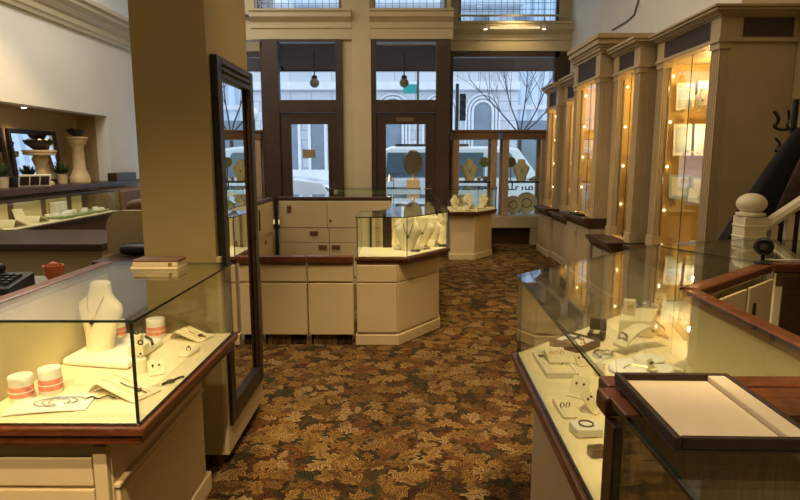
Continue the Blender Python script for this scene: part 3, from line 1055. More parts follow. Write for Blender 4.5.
SHELF = (0.27, 0.50, 0.74)
CABE = 1.6
CABS = [('nearest', 4.75, 5.90, 2.44, 2.27, 0.66, 2.405, 2.59, 2.665), ('second', 5.985, 6.72, 2.31, 2.15, 0.66, 2.40, 2.59, 2.68), ('tallest', 6.75, 7.76, 2.17, 2.13, 0.835, 2.40, 2.65, 2.84),
        ('fourth', 7.80, 9.00, 2.38, 2.27, 0.72, 2.33, 2.54, 2.66), ('farthest', 9.03, 9.78, 2.31, 2.22, 0.75, 2.28, 2.52, 2.63)]
LABS = ['nearest tall glass cabinet on the right wall with its plain end panel showing', 'second tall glass cabinet from the near end, between nearest and tallest ones',
        'tallest projecting glass cabinet in the middle of the right wall row', 'fourth glass cabinet from the near end, just past the tallest projecting one', 'farthest tall glass cabinet on the right wall, next to the shop window']
for lab, c in zip(LABS, CABS):
    wall_cabinet(lab, *c[1:], end_panel=c[0] == 'nearest', ret={'nearest': 0.09, 'second': 0.05, 'tallest': 0.16}.get(c[0], 0.02))

# ================================================================== WINDOW DISPLAY VITRINES
bb = thing('display_plinth', 'long low beige plinth under the shop window vitrines', 'plinth', (1.66, 10.6, 0))
bx(0.80, 2.60, 10.36, 11.0, 0.30, 0.50).build('plinth_top', CABP, bb, 0.006)
bx(0.90, 2.50, 10.48, 10.95, 0.0, 0.30).build('plinth_base', WOODD, bb)
bx(2.24, 2.42, 10.37, 10.47, 0.0, 0.30).build('plinth_leg', CABP, bb)
bb2 = thing('display_plinth', 'low beige plinth under the vitrine by the left door', 'plinth', (-3.4, 10.6, 0))
bx(-4.3, -2.46, 10.36, 11.0, 0.30, 0.50).build('plinth_top', CABP, bb2, 0.006)
bx(-4.2, -2.56, 10.48, 10.95, 0.0, 0.30).build('plinth_base', WOODD, bb2)


def vitrine(label, x0, x1):
    y0, y1 = 10.42, 10.86
    t = thing('window_vitrine', label, 'vitrine', ((x0 + x1) / 2, 10.64, 0.50), 'oak vitrines in the windows')
    for xa, ya in ((x0, y0), (x1 - 0.10, y0), (x0, y1 - 0.07), (x1 - 0.10, y1 - 0.07)):
        bx(xa, xa + 0.10, ya, ya + 0.07, 0.503, 1.84).build('post', POSTW, t, 0.004)
    q = MB()
    q.box(x0 - 0.02, x1 + 0.02, y0 - 0.02, y1 + 0.02, 1.84, 1.965)
    q.box(x0 - 0.05, x1 + 0.05, y0 - 0.05, y1 + 0.05, 1.965, 2.0)
    q.build('header', WOODO, t, 0.005)
    MB().box(x0 + 0.101, x1 - 0.101, y0 + 0.02, y0 + 0.026, 0.52, 1.84).build('glass_front', FLATS[0], t)
    bx(x0 + 0.101, x1 - 0.101, y0 + 0.03, y1 - 0.02, 1.085, 1.115).build('shelf', WOODD, t)
    bx(x0 + 0.101, x1 - 0.101, y0 + 0.03, y1 - 0.02, 0.503, 0.52).build('floor_board', BLUEP, t)
    return t


vitrine('oak framed window vitrine on the left, nearest the right door', 0.86, 1.62)
vitrine('oak framed window vitrine on the right, beside the wall cabinets', 1.73, 2.49)
vitrine('oak framed vitrine seen past the tall mirror, left of the left door', -3.26, -2.50)

# ================================================================== STAIR, COATS, WEBCAM
st = thing('staircase', 'white painted stair railing with ball topped newel post at right', 'staircase', (2.2, 3.75, 0))
q = MB()
q.box(2.130, 2.272, 3.68, 3.82, 0, 1.155)
for z in (0.88, 0.95, 1.02, 1.09):
    q.box(2.126, 2.276, 3.676, 3.824, z, z + 0.012)
q.build('newel_post', WHITEP, st, 0.004)
MB().lathe([(0.05, 1.155), (0.085, 1.16), (0.085, 1.175), (0.055, 1.185)] + [(0.088 * math.sin(PI * k / 10), 1.235 - 0.066 * math.cos(PI * k / 10)) for k in range(2, 10)] + [(0.001, 1.301)], 24, (2.20, 3.75, 0)).build('ball_finial', WHITEP, st, 0, True)


def rail_z(x):
    return 1.075 + (x - 2.27) * 0.72


q = MB()
vs = []
for x in (2.272, 2.87):
    for dy, dz in ((-0.035, -0.03), (0.035, -0.03), (0.045, 0.0), (0.03, 0.03), (-0.03, 0.03), (-0.045, 0.0)):
        vs.append((x, 3.75 + dy, rail_z(x) + dz))
q.loft([vs[:6], vs[6:]])
q.build('handrail', WHITEP, st)
q = MB()
lo = [(2.272, 3.715, 0.35), (2.272, 3.785, 0.35), (2.272, 3.785, 0.43), (2.272, 3.715, 0.43)]
q.loft([lo, [(2.87, y, z + 0.43) for _, y, z in lo]])
q.build('lower_rail', WHITEP, st)
for k in range(6):
    x = 2.33 + 0.098 * k
    bx(x, x + 0.042, 3.732, 3.768, 0.43 + (x - 2.27) * 0.72, rail_z(x) - 0.02).build('baluster', WHITEP, st)
for k in range(4):
    bx(2.30 + 0.15 * k, 2.89, 3.62, 3.70, 0.17 * k, 0.17 * (k + 1)).build('step', WHITEP, st)

cr = thing('coat_stand', 'dark bentwood coat stand with curled hooks at the right edge', 'coat stand', (2.70, 4.19, 0))
MB().tube([(2.70, 4.19, 0.02), (2.70, 4.19, 1.92)], 0.02, 10).build('pole', BLACK, cr, 0, True)
MB().lathe([(0.18, 0.0), (0.18, 0.03), (0.03, 0.06)], 20, (2.70, 4.19, 0)).build('foot', BLACK, cr)
for k, a_ in enumerate((PI, PI + 0.9, PI - 0.9, 0.1)):
    ca, sa = math.cos(a_), math.sin(a_)
    r_ = 0.15
    for z0, s_ in ((1.72, 1.0), (1.56, 0.8)):
        if k in (1, 2) and z0 < 1.7:
            continue
        pts = []
        for i in range(15):
            u = i / 14
            rr = r_ * s_ * (0.1 + 0.9 * math.sin(min(1, u * 1.3) * PI / 2)) - (0.035 * math.sin(PI * max(0, (u - 0.6) / 0.4)) if u > .6 else 0)
            zz = z0 - 0.05 * math.sin(PI * u) * s_ + 0.12 * u * s_
            pts.append((2.70 + rr * ca, 4.19 + rr * sa * 0.6, zz))
        MB().tube(pts, 0.009, 8).build('hook', BLACK, cr, 0, True)


def coat(label, mat, top, bottom, w0, w1, seed, xc, yc, d):
    rr = random.Random(seed)
    ph = [rr.uniform(0, 6) for _ in range(4)]
    rings = []
    K = 14
    for k in range(K + 1):
        u = k / K
        z = top + (bottom - top) * u
        x_l = xc + 0.04 + (w0 - 0.04) * 0 - (0.05 + (w1 - 0.05) * u ** 0.9)
        x_r = xc + 0.05 + 0.08 * u
        ring = []
        for i in range(28):
            a_ = 2 * PI * i / 28
            f_ = 1 + 0.10 * u * math.sin(5 * a_ + ph[0]) + 0.07 * u * math.sin(9 * a_ + ph[1] + 2 * u)
            cx_ = (x_l + x_r) / 2
            ring.append((cx_ + (x_r - x_l) / 2 * math.cos(a_) * f_, yc + (0.03 + d * u ** 0.6) * math.sin(a_) * f_, z + 0.015 * math.sin(3 * a_ + ph[2]) * u))
        rings.append(ring)
    o = MB().loft(rings).build('coat', mat, None, 0, True)
    return tag(o, label, 'coat', None)


coat('long black coat hanging from the coat stand and flaring to the left', BLACKC, 1.72, 0.70, 0.1, 0.67, 3, 2.62, 4.01, 0.062)
coat('dark flowered garment hanging in front of the black coat at the right edge', COATP, 1.60, 0.75, 0.1, 0.36, 9, 2.60, 3.862, 0.020)

wc = thing('webcam', 'round black webcam on a small stand on the counter rail', 'webcam', (1.575, 2.565, 1.0632))
wx, wy, wz = 1.575, 2.565, 1.0632
MB().lathe([(0.036, 0), (0.036, 0.004), (0.01, 0.010), (0.007, 0.012)], 20, (wx, wy, wz)).build('base', BLACK, wc, 0, True)
MB().lathe([(0.008, 0.010), (0.008, 0.04)], 10, (wx, wy, wz)).build('stem', BLACK, wc, 0, True)
Mw = Matrix.Translation((wx, wy, wz + 0.075)) @ Matrix.Rotation(-0.5, 4, 'Z') @ Matrix.Rotation(PI / 2, 4, 'X')
MB().lathe([(0.020, -0.026), (0.036, -0.018), (0.040, 0.0), (0.038, 0.016), (0.030, 0.020), (0.0296, 0.014), (0.001, 0.014)], 24, M=Mw).build('camera_body', BLACK, wc, 0, True)
MB().lathe([(0.015, 0.015), (0.015, 0.022), (0.001, 0.024)], 20, M=Mw).build('lens', STEEL, wc, 0, True)
MB().tube([(wx + 0.012, wy + 0.004, wz + 0.04), (wx + 0.03, wy + 0.03, wz + 0.012), (wx + 0.10, wy + 0.05, wz + 0.004), (wx + 0.22, wy + 0.035, wz + 0.006), (wx + 0.5, wy + 0.06, wz + 0.004)], 0.004, 8).build('cable', WHITE, wc, 0, True)


# ================================================================== FIXTURES ON THE BACK WALL
tl = thing('track_light', 'linear warm display light with two white heads above the shop window', 'light', (1.95, 10.93, 3.80))
MB().box(1.50, 2.42, 10.91, 10.96, 3.815, 3.835).build('track_rail', TRIM, tl)
q = MB()
for k in range(22):
    q.box(1.53 + 0.04 * k, 1.555 + 0.04 * k, 10.905, 10.965, 3.785, 3.8148)
q.build('lamp_strip', BULB, tl)
for x in (1.44, 2.48):
    o = MB().lathe([(0.03, 0.0), (0.034, 0.05), (0.03, 0.07), (0.001, 0.07)], 14, (x, 10.935, 3.775)).build('lamp_head', WHITE, tl, 0, True)
    MB().lathe([(0.001, 0), (0.026, 0.0), (0.026, 0.004), (0.001, 0.004)], 14, (x, 10.935, 3.7705)).build('lamp_face', LEDW, o)
    MB().tube([(x, 10.935, 3.845), (x, 10.935, 4.02)], 0.008).build('stem', TRIM, tl)
cp = MB().tube([(0.82, 11.05, 4.03), (2.88, 11.05, 4.03)], 0.018, 10).build('conduit_rail', TRIM, None, 0, True)
tag(cp, 'thin horizontal conduit rail across the right upper window', 'rail')
sp = thing('spot_fixture', 'small brown hanging spot lamp in front of the right upper window', 'light', (1.40, 10.9, 4.33))
MB().lathe([(0.04, 0.0), (0.055, 0.02), (0.05, 0.16), (0.02, 0.2), (0.001, 0.2)], 16, (1.40, 10.9, 4.33)).build('housing', BROWNL, sp, 0, True)
MB().lathe([(0.001, 0.0), (0.042, 0.0), (0.042, 0.005), (0.001, 0.005)], 16, (1.40, 10.9, 4.322)).build('lamp_face', LEDW, sp)
MB().tube([(1.40, 10.9, 4.53), (1.40, 10.9, CZ)], 0.01).build('stem', BROWNL, sp)
sc2 = thing('security_camera', 'small pale camera on a bracket at the left end of the left cornice', 'camera', (-2.75, 10.0, 3.72))
MB().ball((-2.72, 9.98, 3.70), 0.045, 14).build('camera_body', WHITE, sc2, 0, True)
MB().lathe([(0.03, 0.0), (0.03, 0.06), (0.02, 0.10), (0.001, 0.10)], 12, (-2.72, 10.02, 3.73)).build('bracket', BLACK, sc2)
MB().box(-2.74, -2.51, 10.02, 10.05, 3.78, 3.82).build('wall_mount', BLACK, sc2)
wire = MB().tube([at(640, -14, x=3.015), at(638, 2, x=3.015), at(634, 15, x=3.015), at(626, 22, x=3.015), at(612, 30, x=3.015)], 0.010, 6).build('wall_cable', BROWNL, None, 0, True)
tag(wire, 'thin cable curving down the white wall above the right cabinets', 'cable')

# ================================================================== OUTSIDE
struct('street_ground', bx(-40, 50, 11.36, 60, -0.25, -0.16), ASPH)
q = MB()
q.box(-40, 50, 11.36, 13.8, -0.16, -0.03)
q.box(-40, 50, 27.5, 60, -0.16, -0.02)
struct('ground_sidewalk_outside', q, ICEW)
aw = thing('awning', 'brown boarded awning over the sidewalk outside the windows', 'awning', (-1, 12, 3.3))
for x0, x1 in ((-5.2, -2.55), (-2.5, 0.75), (0.8, 4.4)):
    MB().profile([(11.40, 3.62), (12.75, 3.33), (12.75, 3.40), (11.40, 3.70)], 'x', x0, x1).build('soffit', AWN, aw)
q = MB()
for x in (-5.22, -2.525, 0.775, 4.42):
    q.box(x - 0.02, x + 0.02, 11.40, 12.75, 3.40, 3.60)
q.box(-5.2, 4.4, 12.75, 12.80, 3.31, 3.60)
q.build('frame', WOODD, aw)

FY = 32.0
bd = thing('street_building', 'grey stone building with arched windows across the street', 'building', (-6, FY + 3, -0.02))
q = MB()
q.box(-30, 6.0, FY, FY + 6, -0.02, 9.6)
q.build('stone_wall', STONEF, bd)
q = MB()
for z0, z1, d in ((5.05, 5.45, 0.35), (9.2, 9.7, 0.6), (0.0, 0.9, 0.2), (6.6, 6.8, 0.15)):
    q.box(-30, 6.05, FY - d, FY, z0, z1)
q.build('string_course', STONET, bd)


def arch_window(xc, zb, w_, h_):
    r_ = w_ / 2
    pts = [(xc - r_, zb), (xc + r_, zb)] + [(xc + r_ * math.cos(PI * k / 14), zb + h_ - r_ + r_ * math.sin(PI * k / 14)) for k in range(15)]
    nn = len(pts)
    v = [(x, FY - 0.05, z) for x, z in pts] + [(x, FY - 0.001, z) for x, z in pts]
    o = MB().add(v, [tuple(range(nn)), tuple(range(2 * nn - 1, nn - 1, -1))] + [(i, (i + 1) % nn, nn + (i + 1) % nn, nn + i) for i in range(nn)]).build('arched_window', FWIN, bd)
    for rr_, th in ((r_ + 0.08, 0.07), (r_ + 0.26, 0.06), (r_ + 0.44, 0.06)):
        path = [(xc + rr_, FY - 0.12, zb)] + [(xc + rr_ * math.cos(PI * k / 16), FY - 0.12, zb + h_ - r_ + rr_ * math.sin(PI * k / 16)) for k in range(17)] + [(xc - rr_, FY - 0.12, zb)]
        MB().tube(path, th, 6).build('arch_ring', STONET, o)


for xc in (4.15, 1.9, -0.6, -9.5, -12.5, -15.5):
    arch_window(xc, 1.9, 0.9, 2.5)
for xc in (-6.0, -4.6, -3.2):
    o = bx(xc - 0.35, xc + 0.35, FY - 0.05, FY - 0.001, 0.9, 4.4).build('tall_window', FWIN, bd)
    q = MB()
    q.box(xc - 0.5, xc - 0.36, FY - 0.2, FY, 0.9, 4.5)
    q.box(xc + 0.36, xc + 0.5, FY - 0.2, FY, 0.9, 4.5)
    q.build('window_jamb', STONET, o)
for k in range(12):
    xc = -17 + 2.1 * k
    bx(xc - 0.4, xc + 0.4, FY - 0.04, FY - 0.001, 6.9, 8.8).build('upper_window', FWIN, bd)
tw_ = thing('street_building', 'pale blue finned glass tower beyond the stone building', 'building', (15, FY + 6, -0.02))
bx(6.1, 30, FY + 2, FY + 9, -0.02, 26).build('fin_facade', TOWER, tw_)
q = MB()
for z in (4.2, 8.4, 12.6, 16.8):
    q.box(6.1, 30, FY + 1.8, FY + 2, z, z + 0.25)
q.build('floor_band', STONET, tw_)
bx(6.2, 30, FY + 1.95, FY + 2, 0.3, 3.6).build('shopfront', FWIN, tw_)


def car(label, x0, x1, yc, zt, face, belt=1.12, long=False):
    """boxy estate car side-on to the shop; face +1 means its nose is at x1"""
    t = thing('car', label, 'car', ((x0 + x1) / 2, yc, -0.16))
    L = x1 - x0
    X = lambda u: x0 + L * u if face > 0 else x1 - L * u
    g0 = -0.16
    prof = [(0.0, 0.42), (0.01, 0.75), (0.02, belt), (0.70, belt), (0.80, belt - 0.03), (0.95, belt - 0.14), (0.99, 0.72), (1.0, 0.40), (0.96, 0.24), (0.04, 0.26)]
    rings = []
    for dy, s_ in ((-0.90, 0.96), (-0.88, 0.99), (-0.7, 1.0), (0.7, 1.0), (0.88, 0.99), (0.90, 0.96)):
        rings.append([(X(0.5 + (u - 0.5) * s_), yc + dy, g0 + 0.7 + (z - 0.7) * s_) for u, z in prof])
    MB().loft(rings).build('car_body', CARW, t, 0.02, True)
    H = zt - g0
    k_ = 1.30 if long else 1.0
    gh = [(0.03, belt - 0.001), (0.05, H - 0.10), (0.10, H), (0.52 * k_, H), (0.58 * k_, H - 0.05), (0.72 * (1.2 if long else 1), belt - 0.001)]
    rings = []
    for dy, s_ in ((-0.86, 0), (-0.70, 1), (0.70, 1), (0.86, 0)):
        ring = []
        for u, z in gh:
            k = (z - belt) / (H - belt)
            ring.append((X(u), yc + dy * (1 - 0.12 * k), g0 + (z if s_ else belt + (z - belt) * 0.94)))
        rings.append(ring)
    MB().loft(rings).build('car_roof', CARW, t, 0.02, True)
    for u0, u1, tp0, tp1 in ((0.07, 0.24 * k_, 0.08, 0.24 * k_), (0.26 * k_, 0.44 * k_, 0.26 * k_, 0.44 * k_), (0.46 * k_, 0.66 * (1.2 if long else 1), 0.46 * k_, 0.545 * k_)):
        q = MB()
        za, zb = g0 + belt + 0.03, g0 + belt + (H - belt) * 0.80
        for sg in (-1, 1):
            v = [(X(u0), yc + sg * 0.865, za), (X(u1), yc + sg * 0.865, za), (X(tp1), yc + sg * 0.80, zb), (X(tp0), yc + sg * 0.80, zb)]
            v += [(a_, b_ - sg * 0.05, c) for a_, b_, c in v]
            q.add(v, [(0, 1, 2, 3), (7, 6, 5, 4), (0, 4, 5, 1), (1, 5, 6, 2), (2, 6, 7, 3), (3, 7, 4, 0)])
        q.build('side_window', CARG, t)
    for u in (0.18, 0.80):
        o = MB().lathe([(0.001, -0.11), (0.31, -0.11), (0.34, -0.08), (0.34, 0.08), (0.31, 0.11), (0.001, 0.11)], 24, M=Matrix.Translation((X(u), yc - 0.80, g0 + 0.34)) @ Matrix.Rotation(PI / 2, 4, 'X')).build('wheel', TYRE, t, 0, True)
        MB().lathe([(0.001, 0.0), (0.2, 0.0), (0.2, 0.02), (0.001, 0.03)], 16, M=Matrix.Translation((X(u), yc - 0.911, g0 + 0.34)) @ Matrix.Rotation(PI / 2, 4, 'X')).build('hub_cap', SILVER, o, 0, True)
    for sg in (-1, 1):
        MB().ball((X(0.955), yc + sg * 0.72, g0 + belt - 0.27), 0.15, 14, sz=0.7).build('headlight', SILVER, t, 0, True)
    q = MB()
    q.box(min(X(0.12), X(0.5)), max(X(0.12), X(0.5)), yc - 0.62, yc - 0.58, zt + 0.0, zt + 0.06)
    q.build('roof_rail', STEEL, t)
    return t


car('white estate car with roof rails parked outside the right door and window', -0.85, 4.3, 16.6, 1.83, 1, 1.14, True)
car('white car with round headlight parked outside the left door', -6.2, -1.75, 15.4, 1.62, 1, 1.2)
tr = thing('bare_tree', 'bare leafless street tree outside the shop window', 'tree', (3.55, 18.2, -0.16))
rr = random.Random(11)


def limb(mb, p, d, L, r, depth):
    pts, rs = [p], [r]
    q_ = Vector(p)
    dd = Vector(d).normalized()
    for k in range(5):
        dd = (dd + Vector((rr.uniform(-.13, .13), rr.uniform(-.13, .13), rr.uniform(-.02, .10)))).normalized()
        q_ = q_ + dd * L / 5
        pts.append(q_.copy())
        rs.append(r * (1 - 0.12 * (k + 1)))
        if depth > 0 and k >= 1:
            for _ in range(1 if depth < 3 else 2):
                nd = (dd + Vector((rr.uniform(-.9, .9), rr.uniform(-.6, .6), rr.uniform(0.0, .5)))).normalized()
                limb(mb, q_.copy(), nd, L * rr.uniform(.45, .68), rs[-1] * 0.55, depth - 1)
    mb.tube(pts, rs, 5)


q = MB()
q.tube([(3.5, 18.2, -0.16), (3.5, 18.2, 1.4), (3.52, 18.2, 2.3)], [0.07, 0.06, 0.05], 10)
q.build('trunk', BARK, tr, 0, True)
q = MB()
for dx, L in ((-0.75, 2.3), (-0.35, 2.2), (0.1, 2.3), (0.5, 2.4), (0.95, 2.3)):
    limb(q, (3.52, 18.2, 2.2), (dx, rr.uniform(-.2, .2), 0.8), L, 0.026, 3)
q.build('branches', BARK, tr)
tf = thing('traffic_light', 'dark traffic light on a pole outside the shop window', 'traffic light', (1.65, 18.5, -0.16))
MB().tube([(1.62, 18.5, -0.16), (1.62, 18.5, 3.75)], 0.05, 10).build('pole', BLACK, tf, 0, True)
o = MB().box(1.70, 1.88, 18.44, 18.60, 2.65, 3.45).build('signal_box', BLACK, tf, 0.01)
for z in (2.80, 3.05, 3.30):
    MB().lathe([(0.07, 0.0), (0.085, 0.05), (0.09, 0.11), (0.085, 0.11), (0.075, 0.05), (0.001, 0.02), (0.001, 0.0)], 16, M=Matrix.Translation((1.79, 18.439, z)) @ Matrix.Rotation(PI / 2, 4, 'X')).build('visor', BLACK, o, 0, True)
ss = thing('street_sign', 'teal street name sign on a thin post outside the right door', 'sign', (0.15, 18.4, -0.16))
MB().tube([(0.42, 18.4, -0.16), (0.42, 18.4, 4.2)], 0.04, 8).build('post', STEEL, ss)
MB().box(-0.02, 0.38, 18.38, 18.41, 3.45, 3.72).build('sign_plate', TEAL, ss)
for nm, x, z, yy in (('hanging_globe', -1.62, 2.86, 11.0), ('hanging_globe', -0.0, 2.86, 11.0)):
    gl = thing('pendant_globe', 'round glass globe lamp hanging behind the %s door transom' % ('left' if x < -1 else 'right'), 'lamp', (x, yy, z))
    MB().ball((x, yy, z), 0.085, 18).build('globe', GREYT, gl, 0, True)
    MB().lathe([(0.05, 0.07), (0.05, 0.12), (0.012, 0.14), (0.012, 0.55), (0.001, 0.55)], 12, (x, yy, z)).build('stem', STEEL, gl)
lp = thing('street_lamp', 'street lamp with pale globe seen past the tall mirror', 'lamp', (-4.35, 17.5, -0.16))
MB().tube([(-4.38, 17.5, -0.16), (-4.38, 17.5, 2.62)], 0.05, 8).build('pole', STEEL, lp)
MB().ball((-4.38, 17.5, 2.78), 0.17, 16).build('globe', WHITE, lp, 0, True)


# ================================================================== SMALL DISPLAY PIECES (built at the origin, then placed)
def bust(label, loc, h=0.27, rz=0.0, mat=None, chain=GOLD, pend=GEMD, lean=0.10, group=None):
    t = thing('necklace_bust', label, 'necklace display', group=group)
    prof = [(0.00, .20, .17), (0.06, .21, .17), (0.25, .26, .15), (0.45, .35, .15), (0.58, .395, .145), (0.67, .375, .13), (0.745, .27, .12), (0.81, .195, .115), (0.90, .175, .11), (0.97, .17, .11), (1.0, .13, .09)]
    rings = []
    for z, a_, b_ in prof:
        rings.append([(a_ * h * math.cos(2 * PI * i / 24), b_ * h * math.sin(2 * PI * i / 24) + lean * h * (z - 0.2), z * h) for i in range(24)])
    MB().loft(rings).build('bust_form', mat or DISP, t, 0, True)
    pts = []
    for i in range(17):
        u = i / 16 * 2 - 1
        z = 0.80 - 0.34 * (1 - abs(u) ** 1.6)
        zz = z
        wid = None
        for (za, a1, b1), (zb, a2, b2) in zip(prof, prof[1:]):
            if za <= zz <= zb:
                k = (zz - za) / (zb - za)
                wid = (a1 + (a2 - a1) * k, b1 + (b2 - b1) * k)
        x = 0.15 * u
        y = -wid[1] * math.sqrt(max(0.0, 1 - min(0.98, (x / wid[0]) ** 2))) - 0.012
        pts.append((x * h, (y + lean * (zz - 0.2)) * h, zz * h))
    MB().tube(pts, 0.0055 * h * 1.6, 6).build('necklace_chain', chain, t, 0, True)
    MB().ball((0, pts[8][1] - 0.012 * h, pts[8][2] - 0.03 * h), 0.036 * h, 10).build('pendant', pend, t, 0, True)
    return place(t, loc, rz)


def ramp_stand(label, loc, L=0.15, W=0.10, hgt=0.035, rz=0.0, jewel=SILVER, gem=GEMD):
    """bracelet ramp: a board whose head curls down and whose tail slopes to the deck"""
    t = thing('bracelet_ramp', label, 'bracelet display')

    def fn(u, v):
        x = (u - 0.5) * L
        z = hgt * (math.sin(min(1, u / 0.22) * PI / 2) * 1.0 if u < 0.22 else (1 - (u - 0.22) / 0.78) ** 1.15) + 0.005
        return (x, (v - 0.5) * W, z)
    MB().sheet(fn, 16, 4, 0.004).build('ramp_board', DISP, t, 0, True)
    for v in (0.3, 0.7):
        MB().tube([tuple(Vector(fn(u, v)) + Vector((0, 0, 0.002))) for u in [0.1 + 0.85 * k / 12 for k in range(13)]], 0.0015, 5).build('slot', PANELI, t)
    MB().tube([tuple(Vector(fn(u, 0.5 + 0.06 * math.sin(9 * u))) + Vector((0, 0, 0.0045))) for u in [0.45 + 0.5 * k / 12 for k in range(13)]], 0.0028, 6).build('bracelet', jewel, t, 0, True)
    q = fn(0.80, 0.5)
    MB().lathe([(0.001, 0), (0.011, 0), (0.011, 0.005), (0.001, 0.006)], 14, (q[0], q[1], q[2] + 0.004)).build('watch_dial', gem, t)
    return place(t, loc, rz)


def tin(label, loc, r=0.038, h=0.085, rz=0.0):
    t = thing('candle_jar', label, 'jar')
    MB().lathe([(0.001, 0), (r * 0.97, 0), (r, 0.003), (r, h * 0.80), (0.001, h * 0.80)], 28).build('jar_body', WHITE, t, 0, True)
    MB().lathe([(r + 0.0004, h * 0.16), (r + 0.0012, h * 0.17), (r + 0.0012, h * 0.60), (r + 0.0004, h * 0.61)], 28).build('printed_band', PINKB, t, 0, True)
    MB().torus((0, 0, h * 0.385), r + 0.0012, 0.0016, 28, 5).build('band_line', WHITE, t)
    MB().lathe([(r * 1.02, h * 0.805), (r * 1.02, h * 0.97), (r * 0.98, h), (r * 0.80, h), (r * 0.78, h * 0.97), (0.001, h * 0.97)], 28).build('lid', WHITE, t, 0, True)
    return place(t, loc, rz)


def wedge(label, loc, w_=0.05, d_=0.05, h_=0.03, rz=0.0, jewel=SILVER, n=1, mat=None, low=0.25):
    t = thing('ring_wedge', label, 'ring display')
    MB().profile([(-d_ / 2, 0), (d_ / 2, 0), (d_ / 2, h_), (-d_ / 2, h_ * low)], 'x', -w_ / 2, w_ / 2).build('wedge_block', mat or DISP, t, 0.002)
    sl = math.atan2(h_ * (1 - low), d_)
    for k in range(n):
        x = (k - (n - 1) / 2) * w_ / max(1, n) * 0.8
        z = h_ * (low + 1) / 2
        MB().torus((0, 0, 0.0), 0.0085, 0.0016, 16, 6, M=Matrix.Translation((x, 0, z + 0.0065)) @ Matrix.Rotation(0.5, 4, 'Z'), axis='y').build('ring', jewel, t, 0, True)
        MB().ball((x, 0, z + 0.016), 0.0045, 8).build('stone', GEMD if n == 1 else WHITE, t, 0, True)
    return place(t, loc, rz)


def cone(label, loc, r=0.014, h=0.04, mat=None, jewel=SILVER):
    t = thing('ring_post', label, 'ring display')
    MB().lathe([(0.001, 0), (r, 0), (r, h * 0.94), (r * 0.9, h), (0.001, h)], 20).build('post', mat or DISP, t, 0, True)
    MB().torus((0, 0, h + 0.008), 0.008, 0.0016, 16, 6, axis='y').build('ring', jewel, t, 0, True)
    MB().ball((0, 0, h + 0.018), 0.0045, 8).build('stone', GEMD, t, 0, True)
    return place(t, loc)


def earcard(label, loc, w_=0.045, h_=0.055, rz=0.0, lean=0.5, mat=None, gem=GEMD, group=None, cat='earring display'):
    """a card leaning back on its foot, with a pair of earrings"""
    t = thing('earring_stand', label, cat, group=group)
    M = Matrix.Rotation(-lean, 4, 'X')
    MB().box(-w_ / 2, w_ / 2, 0, 0.004, 0.002, h_, M=M).build('card', mat or DISP, t, 0.001)
    MB().box(-w_ / 2, w_ / 2, -0.012, h_ * math.sin(lean), 0, 0.003).build('foot', mat or DISP, t)
    for s_ in (-1, 1):
        MB().ball((s_ * w_ * 0.2, -0.003, h_ * 0.62), 0.0045, 8, M=M).build('earring', gem, t, 0, True)
    return place(t, loc, rz)


def shallow_tray(label, loc, w_, d_, h_, rz, rimm, lin, bits=0, bitm=GOLD, gaps=True):
    t = thing('display_tray', label, 'tray')
    e = 0.007
    q = MB()
    q.box(-w_ / 2, w_ / 2, -d_ / 2, d_ / 2, 0, 0.004)
    q.box(-w_ / 2, w_ / 2, -d_ / 2, -d_ / 2 + e, 0.004, h_)
    q.box(-w_ / 2, w_ / 2, d_ / 2 - e, d_ / 2, 0.004, h_)
    q.box(-w_ / 2, -w_ / 2 + e, -d_ / 2 + e, d_ / 2 - e, 0.004, h_)
    q.box(w_ / 2 - e, w_ / 2, -d_ / 2 + e, d_ / 2 - e, 0.004, h_)
    q.build('tray_rim', rimm, t)
    MB().box(-w_ / 2 + e, w_ / 2 - e, -d_ / 2 + e, d_ / 2 - e, 0.0042, h_ * 0.7).build('tray_lining', lin, t)
    r_ = random.Random(int(abs(loc[0] * 1000)) + bits)
    for k in range(bits):
        x, y = r_.uniform(-w_ * .38, w_ * .38), r_.uniform(-d_ * .38, d_ * .38)
        q = MB()
        q.torus((x, y, h_ * 0.7 + 0.003), 0.009, 0.0025, 12, 6)
        q.ball((x + 0.008, y, h_ * 0.7 + 0.005), 0.005, 8)
        q.build('jewel', (bitm, SILVER, GEMD)[k % 3] if bits > 2 else bitm, t, 0, True)
    return place(t, loc, rz)


D = 0.7365          # just above the case lining
# ---------------- left front showcase
rs = thing('display_riser', 'white rounded riser slab under the bust in the left showcase', 'riser', (-1.13, 2.27, D))
pts = [(-1.305, 2.15), (-1.03, 2.10), (-1.02, 2.41), (-1.29, 2.42)]
q = MB().prism(pts, D, D + 0.030)
q.build('riser_slab', WHITE, rs, 0.012)
bust('white necklace bust standing on the riser in the left showcase', (-1.215, 2.275, D + 0.031), 0.268, -0.30)
q = thing('earring_block', 'small stepped white block with dark earrings in front of the left bust', 'earring display', (-1.03, 2.20, D + 0.031))
MB().box(-1.06, -1.0, 2.17, 2.23, D + 0.031, D + 0.071).build('lower_block', DISP, q, 0.003)
MB().box(-1.058, -1.022, 2.20, 2.23, D + 0.071, D + 0.105).build('upper_block', DISP, q, 0.003)
for x, z in ((-1.04, D + 0.106), (-1.015, D + 0.072)):
    MB().torus((x, 2.185 if z < D + .08 else 2.21, z + 0.009), 0.009, 0.003, 14, 6, axis='y').build('earring', GEMD, q, 0, True)
tag(MB().tube([(-1.02, 2.30, D + 0.0375), (-1.05, 2.36, D + 0.0375), (-1.09, 2.40, D + 0.0375)], [0.006, 0.005, 0.006], 8).build('bracelet', GEMD, None, 0, True), 'dark bracelet lying on the riser behind the left bust', 'bracelet')
tin('white jar with pink band at far left of the left showcase', (-1.255, 1.835, D), 0.0355, 0.082)
tin('white jar with pink band second from the left in the showcase', (-1.195, 1.895, D), 0.0355, 0.086)
tin('white jar with pink band at the far end of the left showcase', (-1.10, 2.525, D), h=0.082)
